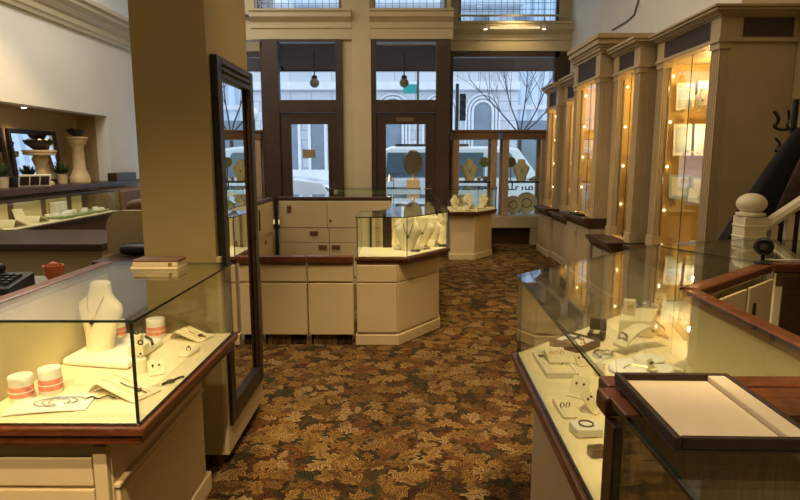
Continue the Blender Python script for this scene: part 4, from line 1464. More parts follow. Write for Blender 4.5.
tin('small pink banded jar half hidden behind the glass corner post', (-1.265, 2.525, D), 0.028, 0.074)
cone('white ring post near the glass corner of the left showcase', (-0.972, 2.085, D), 0.021, 0.052)
earcard('folded white earring stand beside the ring post, left showcase', (-0.905, 2.06, D), 0.055, 0.055, 0.5, 0.6)
ramp_stand('cream bracelet ramp with a watch nearest the glass corner, left showcase', (-0.945, 1.895, D), 0.21, 0.115, 0.036, -0.42)
ramp_stand('cream bracelet ramp near the far end of the left showcase', (-0.935, 2.50, D), 0.16, 0.095, 0.034, -0.32, GOLD)
wedge('low white ring wedge with a dark ring, right side of left showcase', (-0.87, 2.29, D), 0.05, 0.085, 0.022, -0.25, GEMD, 1)
q = thing('necklace_card', 'flat white necklace card with a coiled chain in the left showcase', 'necklace display')
MB().sheet(lambda u, v: (-0.12 + 0.24 * u, -0.065 + 0.13 * v - 0.03 * math.sin(PI * u) * 0, 0.004 + 0.004 * math.sin(PI * u)), 10, 4, 0.003).build('card', WHITE, q)
MB().tube([(0.02 + (0.085 - 0.0035 * k * 0.3) * math.cos(k * 0.5) * (1 - k * 0.015), (0.042) * math.sin(k * 0.5) * (1 - k * 0.015), 0.0105) for k in range(36)], 0.0018, 5).build('coiled_chain', SILVER, q, 0, True)
MB().tube([(0.10 + 0.010 * k, 0.02 + 0.012 * math.sin(k * 1.3), 0.0075) for k in range(10)], 0.0025, 5).build('chain_tail', GEMD, q, 0, True)
place(q, (-1.13, 1.785, D), 0.20)
q = thing('dress_watch', 'small dark watch lying by the right edge of the left showcase', 'watch')
MB().lathe([(0.001, 0), (0.014, 0), (0.014, 0.006), (0.001, 0.007)], 16).build('watch_case', STEEL, q)
MB().tube([(0.013, 0, 0.004), (0.04, 0.008, 0.004), (0.055, 0.004, 0.004)], 0.004, 6).build('strap', GEMD, q, 0, True)
MB().tube([(-0.013, 0, 0.004), (-0.035, -0.006, 0.004)], 0.004, 6).build('strap', GEMD, q, 0, True)
place(q, (-0.825, 1.985, D), 0.9)

GT = 1.0585         # on top of the case glass
q = thing('jewelry_box', 'flat jewelry case with dark lid lying on the left showcase glass', 'box', (-1.06, 2.50, GT))
MB().box(-0.10, 0.10, -0.055, 0.055, 0.0, 0.012, M=Matrix.Translation((-1.045, 2.47, GT))).build('box_base', TRIM, q, 0.004)
MB().box(-0.092, 0.098, -0.048, 0.050, 0.0125, 0.030, M=Matrix.Translation((-1.045, 2.47, GT))).build('box_side', CREAMD, q, 0.003)
MB().box(-0.090, 0.100, -0.046, 0.052, 0.0302, 0.040, M=Matrix.Translation((-1.045, 2.47, GT))).build('lid', BROWNL, q, 0.003)
MB().box(0.06, 0.075, -0.052, -0.0482, 0.014, 0.028, M=Matrix.Translation((-1.045, 2.47, GT))).build('clasp', GOLD, q)

# ---------------- angled right showcase
shallow_tray('white tray holding a ring wedge at the left corner of the angled showcase', (0.572, 2.155, D), 0.115, 0.25, 0.020, 0.0, WHITE, LINING, 5, GOLD)
wedge('cream ring wedge resting in the white tray', (0.585, 2.175, D + 0.0145), 0.078, 0.085, 0.042, 0.05, GOLD, 3)
shallow_tray('brown wooden tray of gold rings near the far glass corner', (0.72, 2.40, D), 0.15, 0.15, 0.034, 0.75, BROWNL, WHITE, 9, GOLD)
q = thing('ring_box', 'open dark brown ring box with a pale stripe in the angled showcase', 'box')
MB().box(-0.035, 0.035, -0.03, 0.03, 0, 0.03).build('box_body', DKBRN, q, 0.003)
MB().box(-0.035, 0.035, 0.024, 0.032, 0.031, 0.085, M=Matrix.Translation((0, 0.0, 0))).build('lid', DKBRN, q, 0.003)
MB().box(-0.012, 0.012, -0.028, 0.022, 0.0302, 0.034).build('ring_cushion', LINING, q)
place(q, (0.845, 2.505, D), -0.5)
rs = thing('display_riser', 'tall cream riser block at the back of the angled showcase', 'riser', (1.0, 2.55, D))
MB().prism([(0.955, 2.54), (1.095, 2.52), (1.21, 2.74), (1.05, 2.77)], D, D + 0.075).build('riser_slab', DISP, rs, 0.006)
q = thing('pale_cube', 'pale cube standing on the tall cream riser', 'display cube')
MB().box(-0.026, 0.026, -0.022, 0.022, 0, 0.066).build('cube_block', DISP, q, 0.003)
MB().torus((0, -0.024, 0.04), 0.010, 0.002, 14, 6, axis='y').build('earring', GOLD, q, 0, True)
place(q, (1.035, 2.64, D + 0.0765), -0.3)
q = thing('crystal_cluster', 'cluster of clear faceted stones at the back of the angled showcase', 'ornament')
r_ = random.Random(5)
for k in range(9):
    M = Matrix.Translation((r_.uniform(-.045, .045), r_.uniform(-.03, .03), 0.018 + 0.02 * (k // 5))) @ Matrix.Rotation(r_.uniform(0, 3), 4, 'Y')
    MB().ball((0, 0, 0), 0.019, 6, M=M).build('stone', SILVER if k % 2 else GREYT, q)
place(q, (1.27, 2.93, D + 0.004), 0.0)
earcard('upright beige card behind the stone cluster, angled showcase', (1.33, 3.0, D), 0.06, 0.09, -0.6, 0.2)
rs = thing('display_riser', 'low flat cream riser by the wooden rail of the angled showcase', 'riser', (1.25, 2.62, D))
MB().prism([(1.215, 2.47), (1.43, 2.58), (1.42, 2.83), (1.28, 2.78)], D, D + 0.05).build('riser_slab', DISP, rs, 0.006)
ramp_stand('cream bracelet ramp on the low flat riser by the rail', (1.325, 2.65, D + 0.0515), 0.13, 0.08, 0.03, 0.7, GOLD)
q = thing('bracelet_arch', 'long arched cream bracelet stand in the angled showcase', 'bracelet display')


def archf(u, v):
    x = (u - 0.5) * 0.26
    return (x, (v - 0.5) * 0.065, 0.012 + 0.072 * math.sin(PI * min(1, u * 0.95 + 0.02)) ** 0.8)


MB().sheet(archf, 20, 3, 0.011).build('arch_pad', DISP, q, 0, True)
for u in (0.08, 0.92, 0.80):
    p_ = archf(u, 0.5)
    MB().torus((p_[0], p_[1], p_[2] + 0.004), 0.022, 0.0055, 20, 7, M=None, axis='x').build('bangle', (SILVER, GOLD, SILVER)[int(u * 10) % 3], q, 0, True)
place(q, (0.985, 2.365, D + 0.017), 0.50)
q = thing('necklace_form', 'round white necklace form lying flat near the tray', 'necklace display')
MB().lathe([(0.001, 0), (0.098, 0), (0.105, 0.008), (0.10, 0.016), (0.06, 0.024), (0.001, 0.028)], 30, sx=1.15, sy=0.95).build('form_pad', WHITE, q, 0, True)
MB().lathe([(0.001, 0), (0.052, 0), (0.056, 0.006), (0.05, 0.012), (0.001, 0.016)], 26, (0.055, 0.035, 0.024), sx=1.1, sy=0.9).build('neck_pad', WHITE, q, 0, True)
MB().tube([(-0.09 + 0.012 * k, -0.03 + 0.02 * math.sin(k * 0.55), 0.024 + 0.004 * math.sin(k * .3)) for k in range(14)], 0.002, 5).build('chain', GOLD, q, 0, True)
place(q, (0.885, 2.115, D), 0.2)
earcard('small folded card standing on the round necklace form', (0.90, 2.045, D + 0.0285), 0.035, 0.04, 0.7, 0.4)
cone('white ring post beside the arched bracelet stand', (0.715, 2.065, D), 0.019, 0.05)
earcard('cream card with earrings left of the ring post, angled showcase', (0.69, 2.17, D), 0.055, 0.05, 0.5, 0.7)
q = thing('silver_bracelet', 'twisted silver bracelet under the arched bracelet stand', 'bracelet')
MB().tube([(0.045 * math.cos(k * .35), 0.030 * math.sin(k * .35), 0.0105 + 0.004 * math.sin(k * 1.7)) for k in range(18)], 0.006, 7, 0, True).build('bracelet_link', SILVER, q, 0, True)
place(q, (0.80, 2.28, D), 0.6)
wedge('tilted white wedge with earrings, left edge of the angled showcase', (0.505, 1.755, D), 0.045, 0.115, 0.02, 0.05, GEMD, 2)
earcard('tall leaning white earring card behind the tilted wedge', (0.575, 1.865, D), 0.06, 0.075, -0.6, 0.75)
earcard('cream folded card stand touching the glass edge, angled showcase', (0.605, 1.755, D), 0.065, 0.07, 0.9, 0.65)
q = thing('ring_box', 'low white ring box with an open round ring, angled showcase', 'box')
MB().box(-0.04, 0.04, -0.033, 0.033, 0, 0.026).build('box_body', WHITE, q, 0.006)
MB().torus((0, 0, 0.0285), 0.020, 0.0025, 20, 6).build('ring', STEEL, q, 0, True)
place(q, (0.525, 1.605, D), 0.1)
q = thing('dress_watch', 'dark grey watch on a holder near the wooden cross rail', 'watch')
MB().box(-0.022, 0.022, -0.016, 0.016, 0, 0.025).build('holder', STEEL, q, 0.004)
MB().tube([(0.022, 0, 0.012), (0.045, 0.012, 0.03), (0.05, 0.03, 0.042)], 0.008, 8).build('strap', STEEL, q, 0, True)
place(q, (0.515, 1.475, D), 0.2)
q = thing('round_pillow', 'plump white bracelet pillow near the wooden cross rail', 'bracelet display')
MB().lathe([(0.001, 0), (0.045, 0.004), (0.066, 0.022), (0.066, 0.032), (0.045, 0.052), (0.001, 0.058)], 24, sx=1.0, sy=1.25).build('pillow_body', DISP, q, 0, True)
MB().torus((0, 0, 0.03), 0.0665, 0.003, 24, 6, M=Matrix.Diagonal((1, 1.25, 1, 1))).build('seam', PANELI, q, 0, True)
place(q, (0.585, 1.365, D), 0.3)

# ---------------- tray on the nearest showcase
q = thing('presentation_tray', 'large dark framed tray with tan lining on the nearest showcase', 'tray')
W_, L_, e = 0.225, 0.285, 0.011
f = MB()
f.box(-W_ / 2, W_ / 2, -L_ / 2, L_ / 2, 0, 0.006)
f.box(-W_ / 2, -W_ / 2 + e, -L_ / 2, L_ / 2, 0.006, 0.026)
f.box(W_ / 2 - e, W_ / 2, -L_ / 2, L_ / 2, 0.006, 0.026)
f.box(-W_ / 2 + e, W_ / 2 - e, -L_ / 2, -L_ / 2 + e, 0.006, 0.026)
f.box(-W_ / 2 + e, W_ / 2 - e, L_ / 2 - e, L_ / 2, 0.006, 0.026)
f.build('tray_frame', DKBRN, q, 0.003)
MB().box(-W_ / 2 + e, W_ / 2 - e, -L_ / 2 + e, L_ / 2 - e, 0.0062, 0.012).build('tray_lining', TRAYL, q)
MB().box(W_ / 2 - e - 0.034, W_ / 2 - e, -L_ / 2 + e, L_ / 2 - e, 0.0122, 0.0245).build('pen_ridge', TRAYL, q, 0.003)
place(q, (0.535, 0.998, 1.0675), -0.02)

# ---------------- island corner showcase: crowded cream displays
bust('tallest cream bust at the front of the crowded island showcase', (0.035, 5.02, D), 0.285, -0.05, chain=GEMD)
spots = [(0.175, 5.33, 0.26, -.3, 'cream bust right of the tallest one, island showcase'), (0.015, 5.42, 0.28, .1, 'cream bust directly behind the tallest one, island showcase'),
         (0.275, 5.54, 0.235, -.5, 'cream bust by the right glass of the island showcase'), (0.165, 5.72, 0.285, .0, 'cream bust in the second row at centre, island showcase'),
         (0.03, 5.84, 0.285, .2, 'cream bust in the second row at left, island showcase'), (0.265, 5.97, 0.27, -.2, 'cream bust in the second row at right, island showcase'),
         (0.14, 6.20, 0.29, .0, 'cream bust farthest back but one in the island showcase')]
for x, y, h, rz, lab in spots:
    bust(lab, (x, y, D), h, rz)
ramp_stand('cream ramp with dark bracelet in front of the island busts', (0.17, 5.10, D), 0.12, 0.09, 0.045, 0.9, GEMD)
ramp_stand('cream ramp at the right front glass of the island showcase', (0.275, 5.27, D), 0.11, 0.08, 0.055, 0.9, GEMD)
q = thing('silver_bracelet', 'heavy dark silver bracelet on the island showcase deck', 'bracelet')
MB().torus((0, 0, 0.012), 0.030, 0.010, 20, 7, M=Matrix.Diagonal((1, .7, 1, 1))).build('bracelet_link', STEEL, q, 0, True)
place(q, (0.345, 5.215, D + 0.0005), 0)
q = thing('silver_bracelet', 'small dark bracelet at the foot of the tallest island bust', 'bracelet')
MB().torus((0, 0, 0.010), 0.026, 0.008, 20, 7, M=Matrix.Diagonal((1.3, .7, 1, 1))).build('bracelet_link', STEEL, q, 0, True)
place(q, (0.095, 4.93, D + 0.0005), 0)
wedge('cream ring wedge left of the tallest bust in the island showcase', (-0.055, 5.06, D), 0.06, 0.06, 0.05, 0.2, GOLD, 2)
earcard('tall cream card behind the island ring wedge', (-0.045, 5.17, D), 0.075, 0.17, 0.2, 0.3)
rs = thing('display_riser', 'low cream riser behind the busts in the island showcase', 'riser', (0.12, 6.0, D))
MB().box(-0.06, 0.36, 6.62, 6.98, D, D + 0.10).build('riser_slab', DISP, rs, 0.008)
for k, (x, y, w_, h_, rz, ln) in enumerate(((0.10, 5.21, .06, .15, -.3, .4), (0.335, 5.39, .045, .17, -.5, .3), (0.15, 5.50, .06, .20, .2, .3), (0.09, 5.60, .07, .22, .1, .3), (0.345, 5.73, .045, .25, -.2, .2), (0.115, 5.98, .06, .25, .1, .2), (-0.03, 5.62, .09, .24, .3, .2))):
    WHERE = ['just right of the tallest bust', 'against the right glass pane', 'between the two right busts', 'behind the tallest bust', 'deeper along the right glass pane', 'in the second row', 'at left of the second row']
    earcard('cream jewelry card %s in the island showcase' % WHERE[k], (x, y, D), w_, h_, rz, ln, DISP, GOLD if k % 2 else GEMD)
for k, (x, y, wh) in enumerate(((0.0, 6.76, 'left'), (0.14, 6.80, 'centre'), (0.28, 6.76, 'right'))):
    bust('small cream bust at %s on the low riser of the island showcase' % wh, (x, y, D + 0.1012), 0.19, 0.1 * k)

# vanity mirror and pump bottle on the far showcase
vm_ = thing('vanity_mirror', 'oval tabletop mirror on a stand before the right door', 'mirror', (0.14, 9.05, 1.0685))
zb = 1.0685
MB().box(0.04, 0.24, 8.97, 9.13, zb, zb + 0.13).build('mirror_base', CREAMD, vm_, 0.01)
MB().lathe([(0.03, 0.13), (0.018, 0.16), (0.014, 0.23)], 14, (0.14, 9.05, zb)).build('stem', GOLD, vm_, 0, True)
Mv = Matrix.Translation((0.14, 9.05, zb + 0.38)) @ Matrix.Rotation(-0.06, 4, 'X') @ Matrix.Rotation(PI / 2, 4, 'X')
MB().lathe([(0.001, -0.012), (0.135, -0.012), (0.148, 0.0), (0.135, 0.012), (0.128, 0.008), (0.001, 0.008)], 36, M=Mv @ Matrix.Diagonal((1, 1.30, 1, 1))).build('mirror_frame', STEEL, vm_, 0, True)
MB().lathe([(0.001, 0.0085), (0.127, 0.0085), (0.127, 0.010), (0.001, 0.010)], 36, M=Mv @ Matrix.Diagonal((1, 1.30, 1, 1))).build('mirror_glass', MIRR, vm_)
lm = thing('desk_lamp', 'tiny metal lamp with a thin arm left of the vanity mirror', 'lamp', (-0.16, 9.05, 1.0685))
MB().lathe([(0.04, 0), (0.04, 0.008), (0.001, 0.012)], 16, (-0.16, 9.05, zb)).build('base', STEEL, lm)
MB().tube([(-0.16, 9.05, zb + 0.01), (-0.16, 9.05, zb + 0.22), (-0.02, 9.05, zb + 0.22)], 0.006, 6).build('arm', STEEL, lm)
MB().lathe([(0.055, 0.0), (0.02, 0.10), (0.001, 0.10)], 16, (-0.22, 9.05, zb + 0.10)).build('shade', SILVER, lm, 0, True)
MB().tube([(-0.22, 9.05, zb + 0.2), (-0.16, 9.05, zb + 0.22)], 0.005, 6).build('link', STEEL, lm)
for x, lab in ((-0.85, 'low cream tray at the left end of the showcase by the right door'), (-0.45, 'low cream tray in the middle of the showcase by the right door'), (-0.05, 'low cream tray under the vanity mirror, inside the showcase')):
    shallow_tray(lab, (x, 9.05, D + 0.012), 0.30, 0.30, 0.03, 0, DISP, LINING, 5)

# far right angled showcase
D5 = D + 0.012
for x, y, h, rz, lab in ((0.78, 9.02, .21, .5, 'leaning cream bust at left in the small far showcase'), (1.28, 9.50, .20, -.2, 'cream bust at right in the small far showcase'), (1.02, 9.45, .22, 0, 'cream bust at the back of the small far showcase')):
    bust(lab, (x, y, D5), h, rz)
for x, y, lab, j in ((0.98, 8.90, 'cream ramp at the front of the small far showcase', GOLD), (1.24, 9.24, 'cream ramp at the right front of the small far showcase', SILVER)):
    ramp_stand(lab, (x, y, D5), 0.17, 0.13, 0.06, 0.8, j)
q = thing('crystal_cluster', 'cluster of grey stones in the small far showcase', 'ornament')
for k in range(10):
    M = Matrix.Translation((r_.uniform(-.09, .09), r_.uniform(-.05, .05), 0.026 + 0.03 * (k // 5))) @ Matrix.Rotation(r_.uniform(0, 3), 4, 'Y')
    MB().ball((0, 0, 0), 0.027, 6, M=M).build('stone', SILVER if k % 2 else GREYT, q)
place(q, (1.00, 9.22, D5 + 0.004), 0.0)
# island left wing, seen past the mirror edge
bust('cream bust in the island left wing seen beside the mirror', (-1.82, 5.9, D), 0.27, 0.4)
bust('cream bust in the island left wing nearest the front', (-1.85, 5.35, D), 0.25, 0.2)
ramp_stand('cream ramp in the island left wing', (-1.80, 6.4, D), 0.22, 0.16, 0.08, 0.3, GOLD)

# window vitrines
for x, wch in ((1.20, 'left'), (2.12, 'right')):
    bust('tall cream bust on the dark shelf of the %s window vitrine' % wch, (x - 0.03, 10.62, 1.117), 0.38, 0.0, lean=0.05)
    q = thing('green_leaf_disc', 'round green leaf ornament on the shelf of the %s window vitrine' % wch, 'ornament')
    MB().lathe([(0.001, -0.012), (0.085, -0.008), (0.092, 0.0), (0.085, 0.008), (0.001, 0.012)], 24, M=Matrix.Translation((0, 0, 0.33)) @ Matrix.Rotation(PI / 2, 4, 'X')).build('disc', GREENP, q, 0, True)
    MB().tube([(0, 0, 0.24), (0, 0, 0.006)], 0.008, 8).build('stem', STEEL, q)
    MB().lathe([(0.04, 0), (0.04, 0.008), (0.001, 0.01)], 14).build('foot', STEEL, q)
    place(q, ((1.44, 10.70, 1.117) if wch == 'left' else (1.915, 10.70, 1.117)))
q = thing('shell_heap', 'small pale heap of displays right of the left vitrine bust', 'ornament')
for k in range(7):
    MB().ball((r_.uniform(-.07, .07), r_.uniform(-.05, .05), 0.03 + 0.025 * (k // 4)), 0.035, 10, sz=0.8).build('piece', DISP if k % 2 else GREYT, q, 0, True)
place(q, (1.40, 10.58, 1.119))
q = thing('shell_heap', 'small grey heap of displays right of the right vitrine bust', 'ornament')
for k in range(7):
    MB().ball((r_.uniform(-.07, .07), r_.uniform(-.05, .05), 0.03 + 0.025 * (k // 4)), 0.033, 10, sz=0.8).build('piece', GREYT if k % 2 else SILVER, q, 0, True)
place(q, (2.28, 10.60, 1.119))


def disc_stand(label, x, z, r, y=10.64):
    t = thing('disc_display', label, 'necklace display')
    MB().lathe([(0.001, -0.014), (r * 0.94, -0.012), (r, 0.0), (r * 0.94, 0.012), (r * 0.5, 0.018), (0.001, 0.014)], 30, M=Matrix.Translation((0, 0, r)) @ Matrix.Rotation(PI / 2 - 0.0, 4, 'X')).build('disc', DISP, t, 0, True)
    MB().torus((0, -0.02, r), r * 0.42, 0.008, 24, 6, axis='y').build('necklace_chain', GOLD, t, 0, True)
    MB().box(-0.04, 0.04, 0.013, 0.09, 0, 0.012).build('foot', DISP, t)
    return place(t, (x, y, z), 0)


disc_stand('smaller round cream disc on the floor of the right vitrine', 1.965, 0.522, 0.165)
disc_stand('larger round cream disc on the floor of the right vitrine', 2.215, 0.522, 0.195, 10.70)
bust('cream bust on the floor of the left window vitrine', (1.05, 10.62, 0.522), 0.34, 0.2)
bust('cream bust on the shelf of the vitrine by the left door', (-2.88, 10.62, 1.117), 0.36, 0.0)
disc_stand('round cream disc on the floor of the vitrine by the left door', -2.86, 0.522, 0.19)

# ---------------- left wall case, ledge and counter
LD = 0.767
for k, (y, lab) in enumerate(((5.75, 'nearest'), (6.12, 'second'), (6.50, 'third'), (6.95, 'fourth'))):
    ramp_stand('%s cream ramp from the left edge in the left wall showcase' % lab, (-4.36 - 0.02 * (k % 2), y, LD), 0.24, 0.22, 0.08, 1.3 + 0.1 * k, (GOLD, SILVER)[k % 2])
bust('short cream bust at the left frame edge in the left wall showcase', (-4.60, 6.10, LD), 0.25, 0.9)
for y, lab in ((6.58, 'standing cream card between the first ramps, left wall showcase'), (7.05, 'standing cream card between the last ramps, left wall showcase')):
    earcard(lab, (-4.61, y, LD), 0.14, 0.16, 1.3, 0.35)
for k, (x, y, h, lab) in enumerate(((-4.40, 7.45, 0.0, 'nearest'), (-4.40, 7.87, 0.0, 'middle'), (-4.40, 8.30, 0.0, 'farthest'))):
    q = thing('green_pad', '%s mossy green pad with white jewelry in the left wall showcase' % lab, 'bracelet display')
    MB().box(-0.16, 0.16, -0.19, 0.19, 0, 0.03).build('pad', GREENP, q, 0.006)
    for j in range(6):
        MB().lathe([(0.001, 0), (0.045, 0), (0.04, 0.03), (0.001, 0.035)], 12, (r_.uniform(-.11, .11), -0.14 + 0.055 * j, 0.0305)).build('white_piece', WHITE, q, 0, True)
    place(q, (x, y, LD), 0.05 * k)
q = thing('display_cube', 'white display cube behind the green pads, left wall showcase', 'display cube')
MB().box(-0.05, 0.05, -0.12, 0.12, 0, 0.17).build('cube_block', WHITE, q, 0.008)
MB().box(-0.052, 0.052, -0.122, 0.122, 0.0, 0.012).build('cube_plinth', DISP, q)
place(q, (-4.63, 7.87, LD))

LZ = 1.152


def pedestal(label, x, y, h, r, urn=False):
    t = thing('pedestal', label, 'pedestal')
    if urn:
        prof = [(0.001, 0), (r * .75, 0), (r * .75, h * .08), (r * .5, h * .14), (r * .30, h * .30), (r * .34, h * .55), (r * .52, h * .78), (r * .40, h * .88), (r * 1.0, h * .92), (r * 1.0, h), (0.001, h)]
    else:
        prof = [(0.001, 0), (r * 1.0, 0), (r * 1.0, h * .12), (r * .86, h * .18), (r * .62, h * .30), (r * .56, h * .80), (r * .74, h * .87), (r * .90, h * .93), (r * .95, h), (0.001, h)]
    MB().lathe(prof, 28).build('column', STONEP, t, 0, True)
    MB().lathe([(r * 1.06, h + 0.0005), (r * 1.06, h + 0.025), (0.001, h + 0.025)], 28).build('top_slab', STONEP, t)
    return place(t, (x, y, LZ))


def bowl(label, x, y, z, r, h):
    t = thing('black_bowl', label, 'bowl')
    MB().lathe([(0.001, 0), (r * .35, 0), (r * .6, h * .3), (r * .9, h * .65), (r, h), (r * .94, h), (r * .82, h * .68), (r * .5, h * .36), (0.001, h * .2)], 28).build('bowl_body', BLACK, t, 0, True)
    for k in range(7):
        MB().ball((r * .6 * math.cos(k * .9), r * .6 * math.sin(k * .9), h * .85), r * .22, 8).build('bead', GEMD if k % 3 else GOLD, t, 0, True)
    return place(t, (x, y, z))


pedestal('short urn shaped stone pedestal on the niche ledge', -4.99, 8.15, 0.45, 0.20, True)
pedestal('taller plain stone pedestal at the right end of the niche', -4.99, 9.12, 0.66, 0.145)
bowl('wide black bowl of jewelry on the short urn pedestal', -4.99, 8.15, LZ + 0.477, 0.19, 0.13)
bowl('black bowl of jewelry on the taller plain pedestal', -4.99, 9.12, LZ + 0.687, 0.14, 0.11)


def niche_mirror(label, y0, y1, h):
    t = thing('leaning_mirror', label, 'mirror')
    w_ = y1 - y0
    M = Matrix.Rotation(-0.10, 4, 'Y')
    f = MB()
    f.box(-0.02, 0.01, 0, 0.06, 0.003, h, M=M)
    f.box(-0.02, 0.01, w_ - 0.06, w_, 0.003, h, M=M)
    f.box(-0.02, 0.01, 0.06, w_ - 0.06, h - 0.06, h, M=M)
    f.box(-0.02, 0.01, 0.06, w_ - 0.06, 0.003, 0.06, M=M)
    f.build('mirror_frame', BLACKF, t)
    MB().box(-0.015, -0.005, 0.06, w_ - 0.06, 0.06, h - 0.06, M=M).build('mirror_glass', MIRR, t)
    return place(t, (-5.205, y0, LZ + 0.002))


niche_mirror('black framed mirror leaning in the niche behind the urn pedestal', 7.95, 9.05, 0.76)
niche_mirror('black framed mirror leaning in the niche at the left frame edge', 6.75, 7.85, 0.76)


def plant(label, x, y, s, seed):
    t = thing('potted_plant', label, 'plant')
    MB().lathe([(0.001, 0), (0.055 * s, 0), (0.07 * s, 0.12 * s), (0.062 * s, 0.12 * s), (0.001, 0.10 * s)], 18).build('pot', POT, t, 0, True)
    rr_ = random.Random(seed)
    q = MB()
    for k in range(46):
        a_, tl_ = rr_.uniform(0, 2 * PI), rr_.uniform(0.1, 1.2)
        M = Matrix.Translation((0, 0, 0.11 * s)) @ Matrix.Rotation(a_, 4, 'Z') @ Matrix.Rotation(tl_, 4, 'Y')
        L = rr_.uniform(0.10, 0.20) * s
        w_ = 0.022 * s
        q.add([(0, -0.003, 0), (0, 0.003, 0), (0.004, w_, L * .55), (0, 0, L), (0.004, -w_, L * .55), (0.012, 0, L * .55)], [(0, 1, 2, 5), (0, 5, 4), (5, 2, 3), (4, 5, 3), (0, 4, 3, 2, 1)], 0, M)
    q.build('foliage', LEAF, t)
    return place(t, (x, y, LZ))


plant('leafy potted plant between the two niche pedestals', -4.98, 8.62, 1.15, 3)
plant('leafy potted plant at the far left of the niche ledge', -4.98, 7.32, 1.15, 8)
q = thing('photo_frame', 'white triple photo frame standing on the niche ledge', 'photo frame')
M = Matrix.Rotation(0.35, 4, 'X')
f = MB()
f.box(-0.19, 0.19, 0, 0.015, 0.002, 0.16, M=M)
f.build('frame', WHITE, q)
for k in range(3):
    MB().box(-0.175 + 0.12 * k, -0.07 + 0.12 * k, -0.004, -0.0005, 0.02, 0.14, M=M).build('photo', GEMD, q)
place(q, (-4.83, 7.72, LZ), 0.9)
tag(MB().box(-5.06, -4.95, 7.50, 7.61, LZ, LZ + 0.13).build('trinket_box', BLACK, None, 0.006), 'small black box left of the triple photo frame', 'box')
tag(MB().box(-4.78, -4.63, 9.55, 10.25, 1.152, 1.28).build('trinket_box', WOODD, None, 0.006), 'long dark brown box on the ledge right of the niche', 'box')
lp_ = thing('niche_downlight', 'small recessed spot in the niche soffit', 'light', (-5.05, 8.0, 2.17))
MB().lathe([(0.035, 0.012), (0.04, 0.018), (0.001, 0.018)], 16, (-5.05, 8.0, 2.17)).build('trim_ring', WHITE, lp_)
MB().lathe([(0.001, 0.004), (0.026, 0.004), (0.026, 0.011), (0.001, 0.011)], 16, (-5.05, 8.0, 2.17)).build('lamp_face', LEDW, lp_)

# low side counter left of the front showcase with phone and orange dish
sd = thing('side_counter', 'low counter with dark edge just left of the front showcase', 'counter', (-2.0, 2.9, 0))
bx(-2.9, -1.55, 2.35, 2.98, 0.88, 0.92).build('counter_top', GREYT, sd, 0.006)
bx(-2.85, -1.60, 2.40, 2.94, 0.0, 0.88).build('base', WOODB, sd)
ph = thing('desk_phone', 'black desk telephone at the left edge beside the front showcase', 'telephone', (-1.84, 2.62, 0.9215))
MB().profile([(2.52, 0.922), (2.72, 0.922), (2.72, 0.992), (2.52, 0.952)], 'x', -1.93, -1.74).build('phone_base', BLACK, ph, 0.006)
MB().tube([(-1.905, 2.52, 0.975), (-1.905, 2.56, 0.995), (-1.905, 2.68, 1.018), (-1.905, 2.73, 1.005)], [0.024, 0.017, 0.017, 0.024], 10).build('handset', BLACK, ph, 0, True)
q = MB()
for i in range(3):
    for j in range(4):
        q.box(-1.86 + 0.035 * i, -1.837 + 0.035 * i, 2.56 + 0.03 * j, 2.58 + 0.03 * j, 0.958 + 0.006 * j, 0.973 + 0.006 * j)
q.build('keypad', STEEL, ph)
og = thing('orange_dish', 'small translucent orange dish near the desk telephone', 'dish', (-1.735, 2.86, 0.9215))
MB().lathe([(0.001, 0), (0.025, 0), (0.045, 0.035), (0.048, 0.075), (0.040, 0.075), (0.036, 0.035), (0.001, 0.012)], 20, (-1.735, 2.86, 0.9215)).build('dish_body', ORANGE, og, 0, True)
MB().ball((-1.735, 2.86, 0.985), 0.03, 10).build('sweet', ORANGE, og, 0, True)
# brown leather bag on the arched desk
bg = thing('leather_bag', 'reddish brown leather bag lying over the arched desk screen', 'bag', (-1.95, 4.3, 0))
bx(-1.98, -1.75, 4.14, 4.42, 0.0, 1.13).build('bag_stand', CREAMD, bg)
MB().lathe([(0.001, -0.16), (0.05, -0.15), (0.075, -0.08), (0.08, 0.05), (0.06, 0.15), (0.001, 0.17)], 16, M=Matrix.Translation((-1.92, 4.28, 1.178)) @ Matrix.Rotation(-0.12, 4, 'Y') @ Matrix.Rotation(PI / 2, 4, 'Y') @ Matrix.Scale(0.62, 4)).build('bag_body', BROWNL, bg, 0, True)

# ---------------- wall cabinet contents
ORD = ['bottom', 'lower', 'middle', 'upper']
first = {}


def small_set(kind, label, loc, rz, s=1.0):
    if kind in first:
        o = dup(first[kind], label)
        return place(o, loc, rz, s)
    if kind == 'bust':
        o = bust(label, (0, 0, 0), 0.20)
    elif kind == 'card':
        o = earcard(label, (0, 0, 0), 0.08, 0.10, 0, 0.3, WHITE, GOLD)
    elif kind == 'ramp':
        o = ramp_stand(label, (0, 0, 0), 0.16, 0.12, 0.05, 0, GOLD)
    else:
        o = cone(label, (0, 0, 0), 0.022, 0.07, DISP, GOLD)
    first[kind] = o
    return place(o, loc, rz, s)


kinds = ['bust', 'ramp', 'card', 'post']
names = {'bust': 'cream bust', 'ramp': 'cream ramp', 'card': 'white earring card', 'post': 'ring post'}
cnt = 0
for ci, (nm, y0, y1, xf, xb, zs, zf, zft, zt) in enumerate(CABS):
    levels = [zs + 0.0075] + [zs + (zf - zs) * f_ + 0.0095 for f_ in SHELF]
    for li, z in enumerate(levels):
        for side, yy in (('near', y0 + 0.24), ('far', y1 - 0.27)):
            kd = kinds[(cnt * 3 + li + ci) % 4]
            cnt += 1
            small_set(kd, '%s at the %s end of the %s shelf in the %s wall cabinet' % (names[kd], side, ORD[li], nm), (xf + 0.30 + 0.03 * ((cnt * 7) % 3 - 1), yy, z), -0.6)


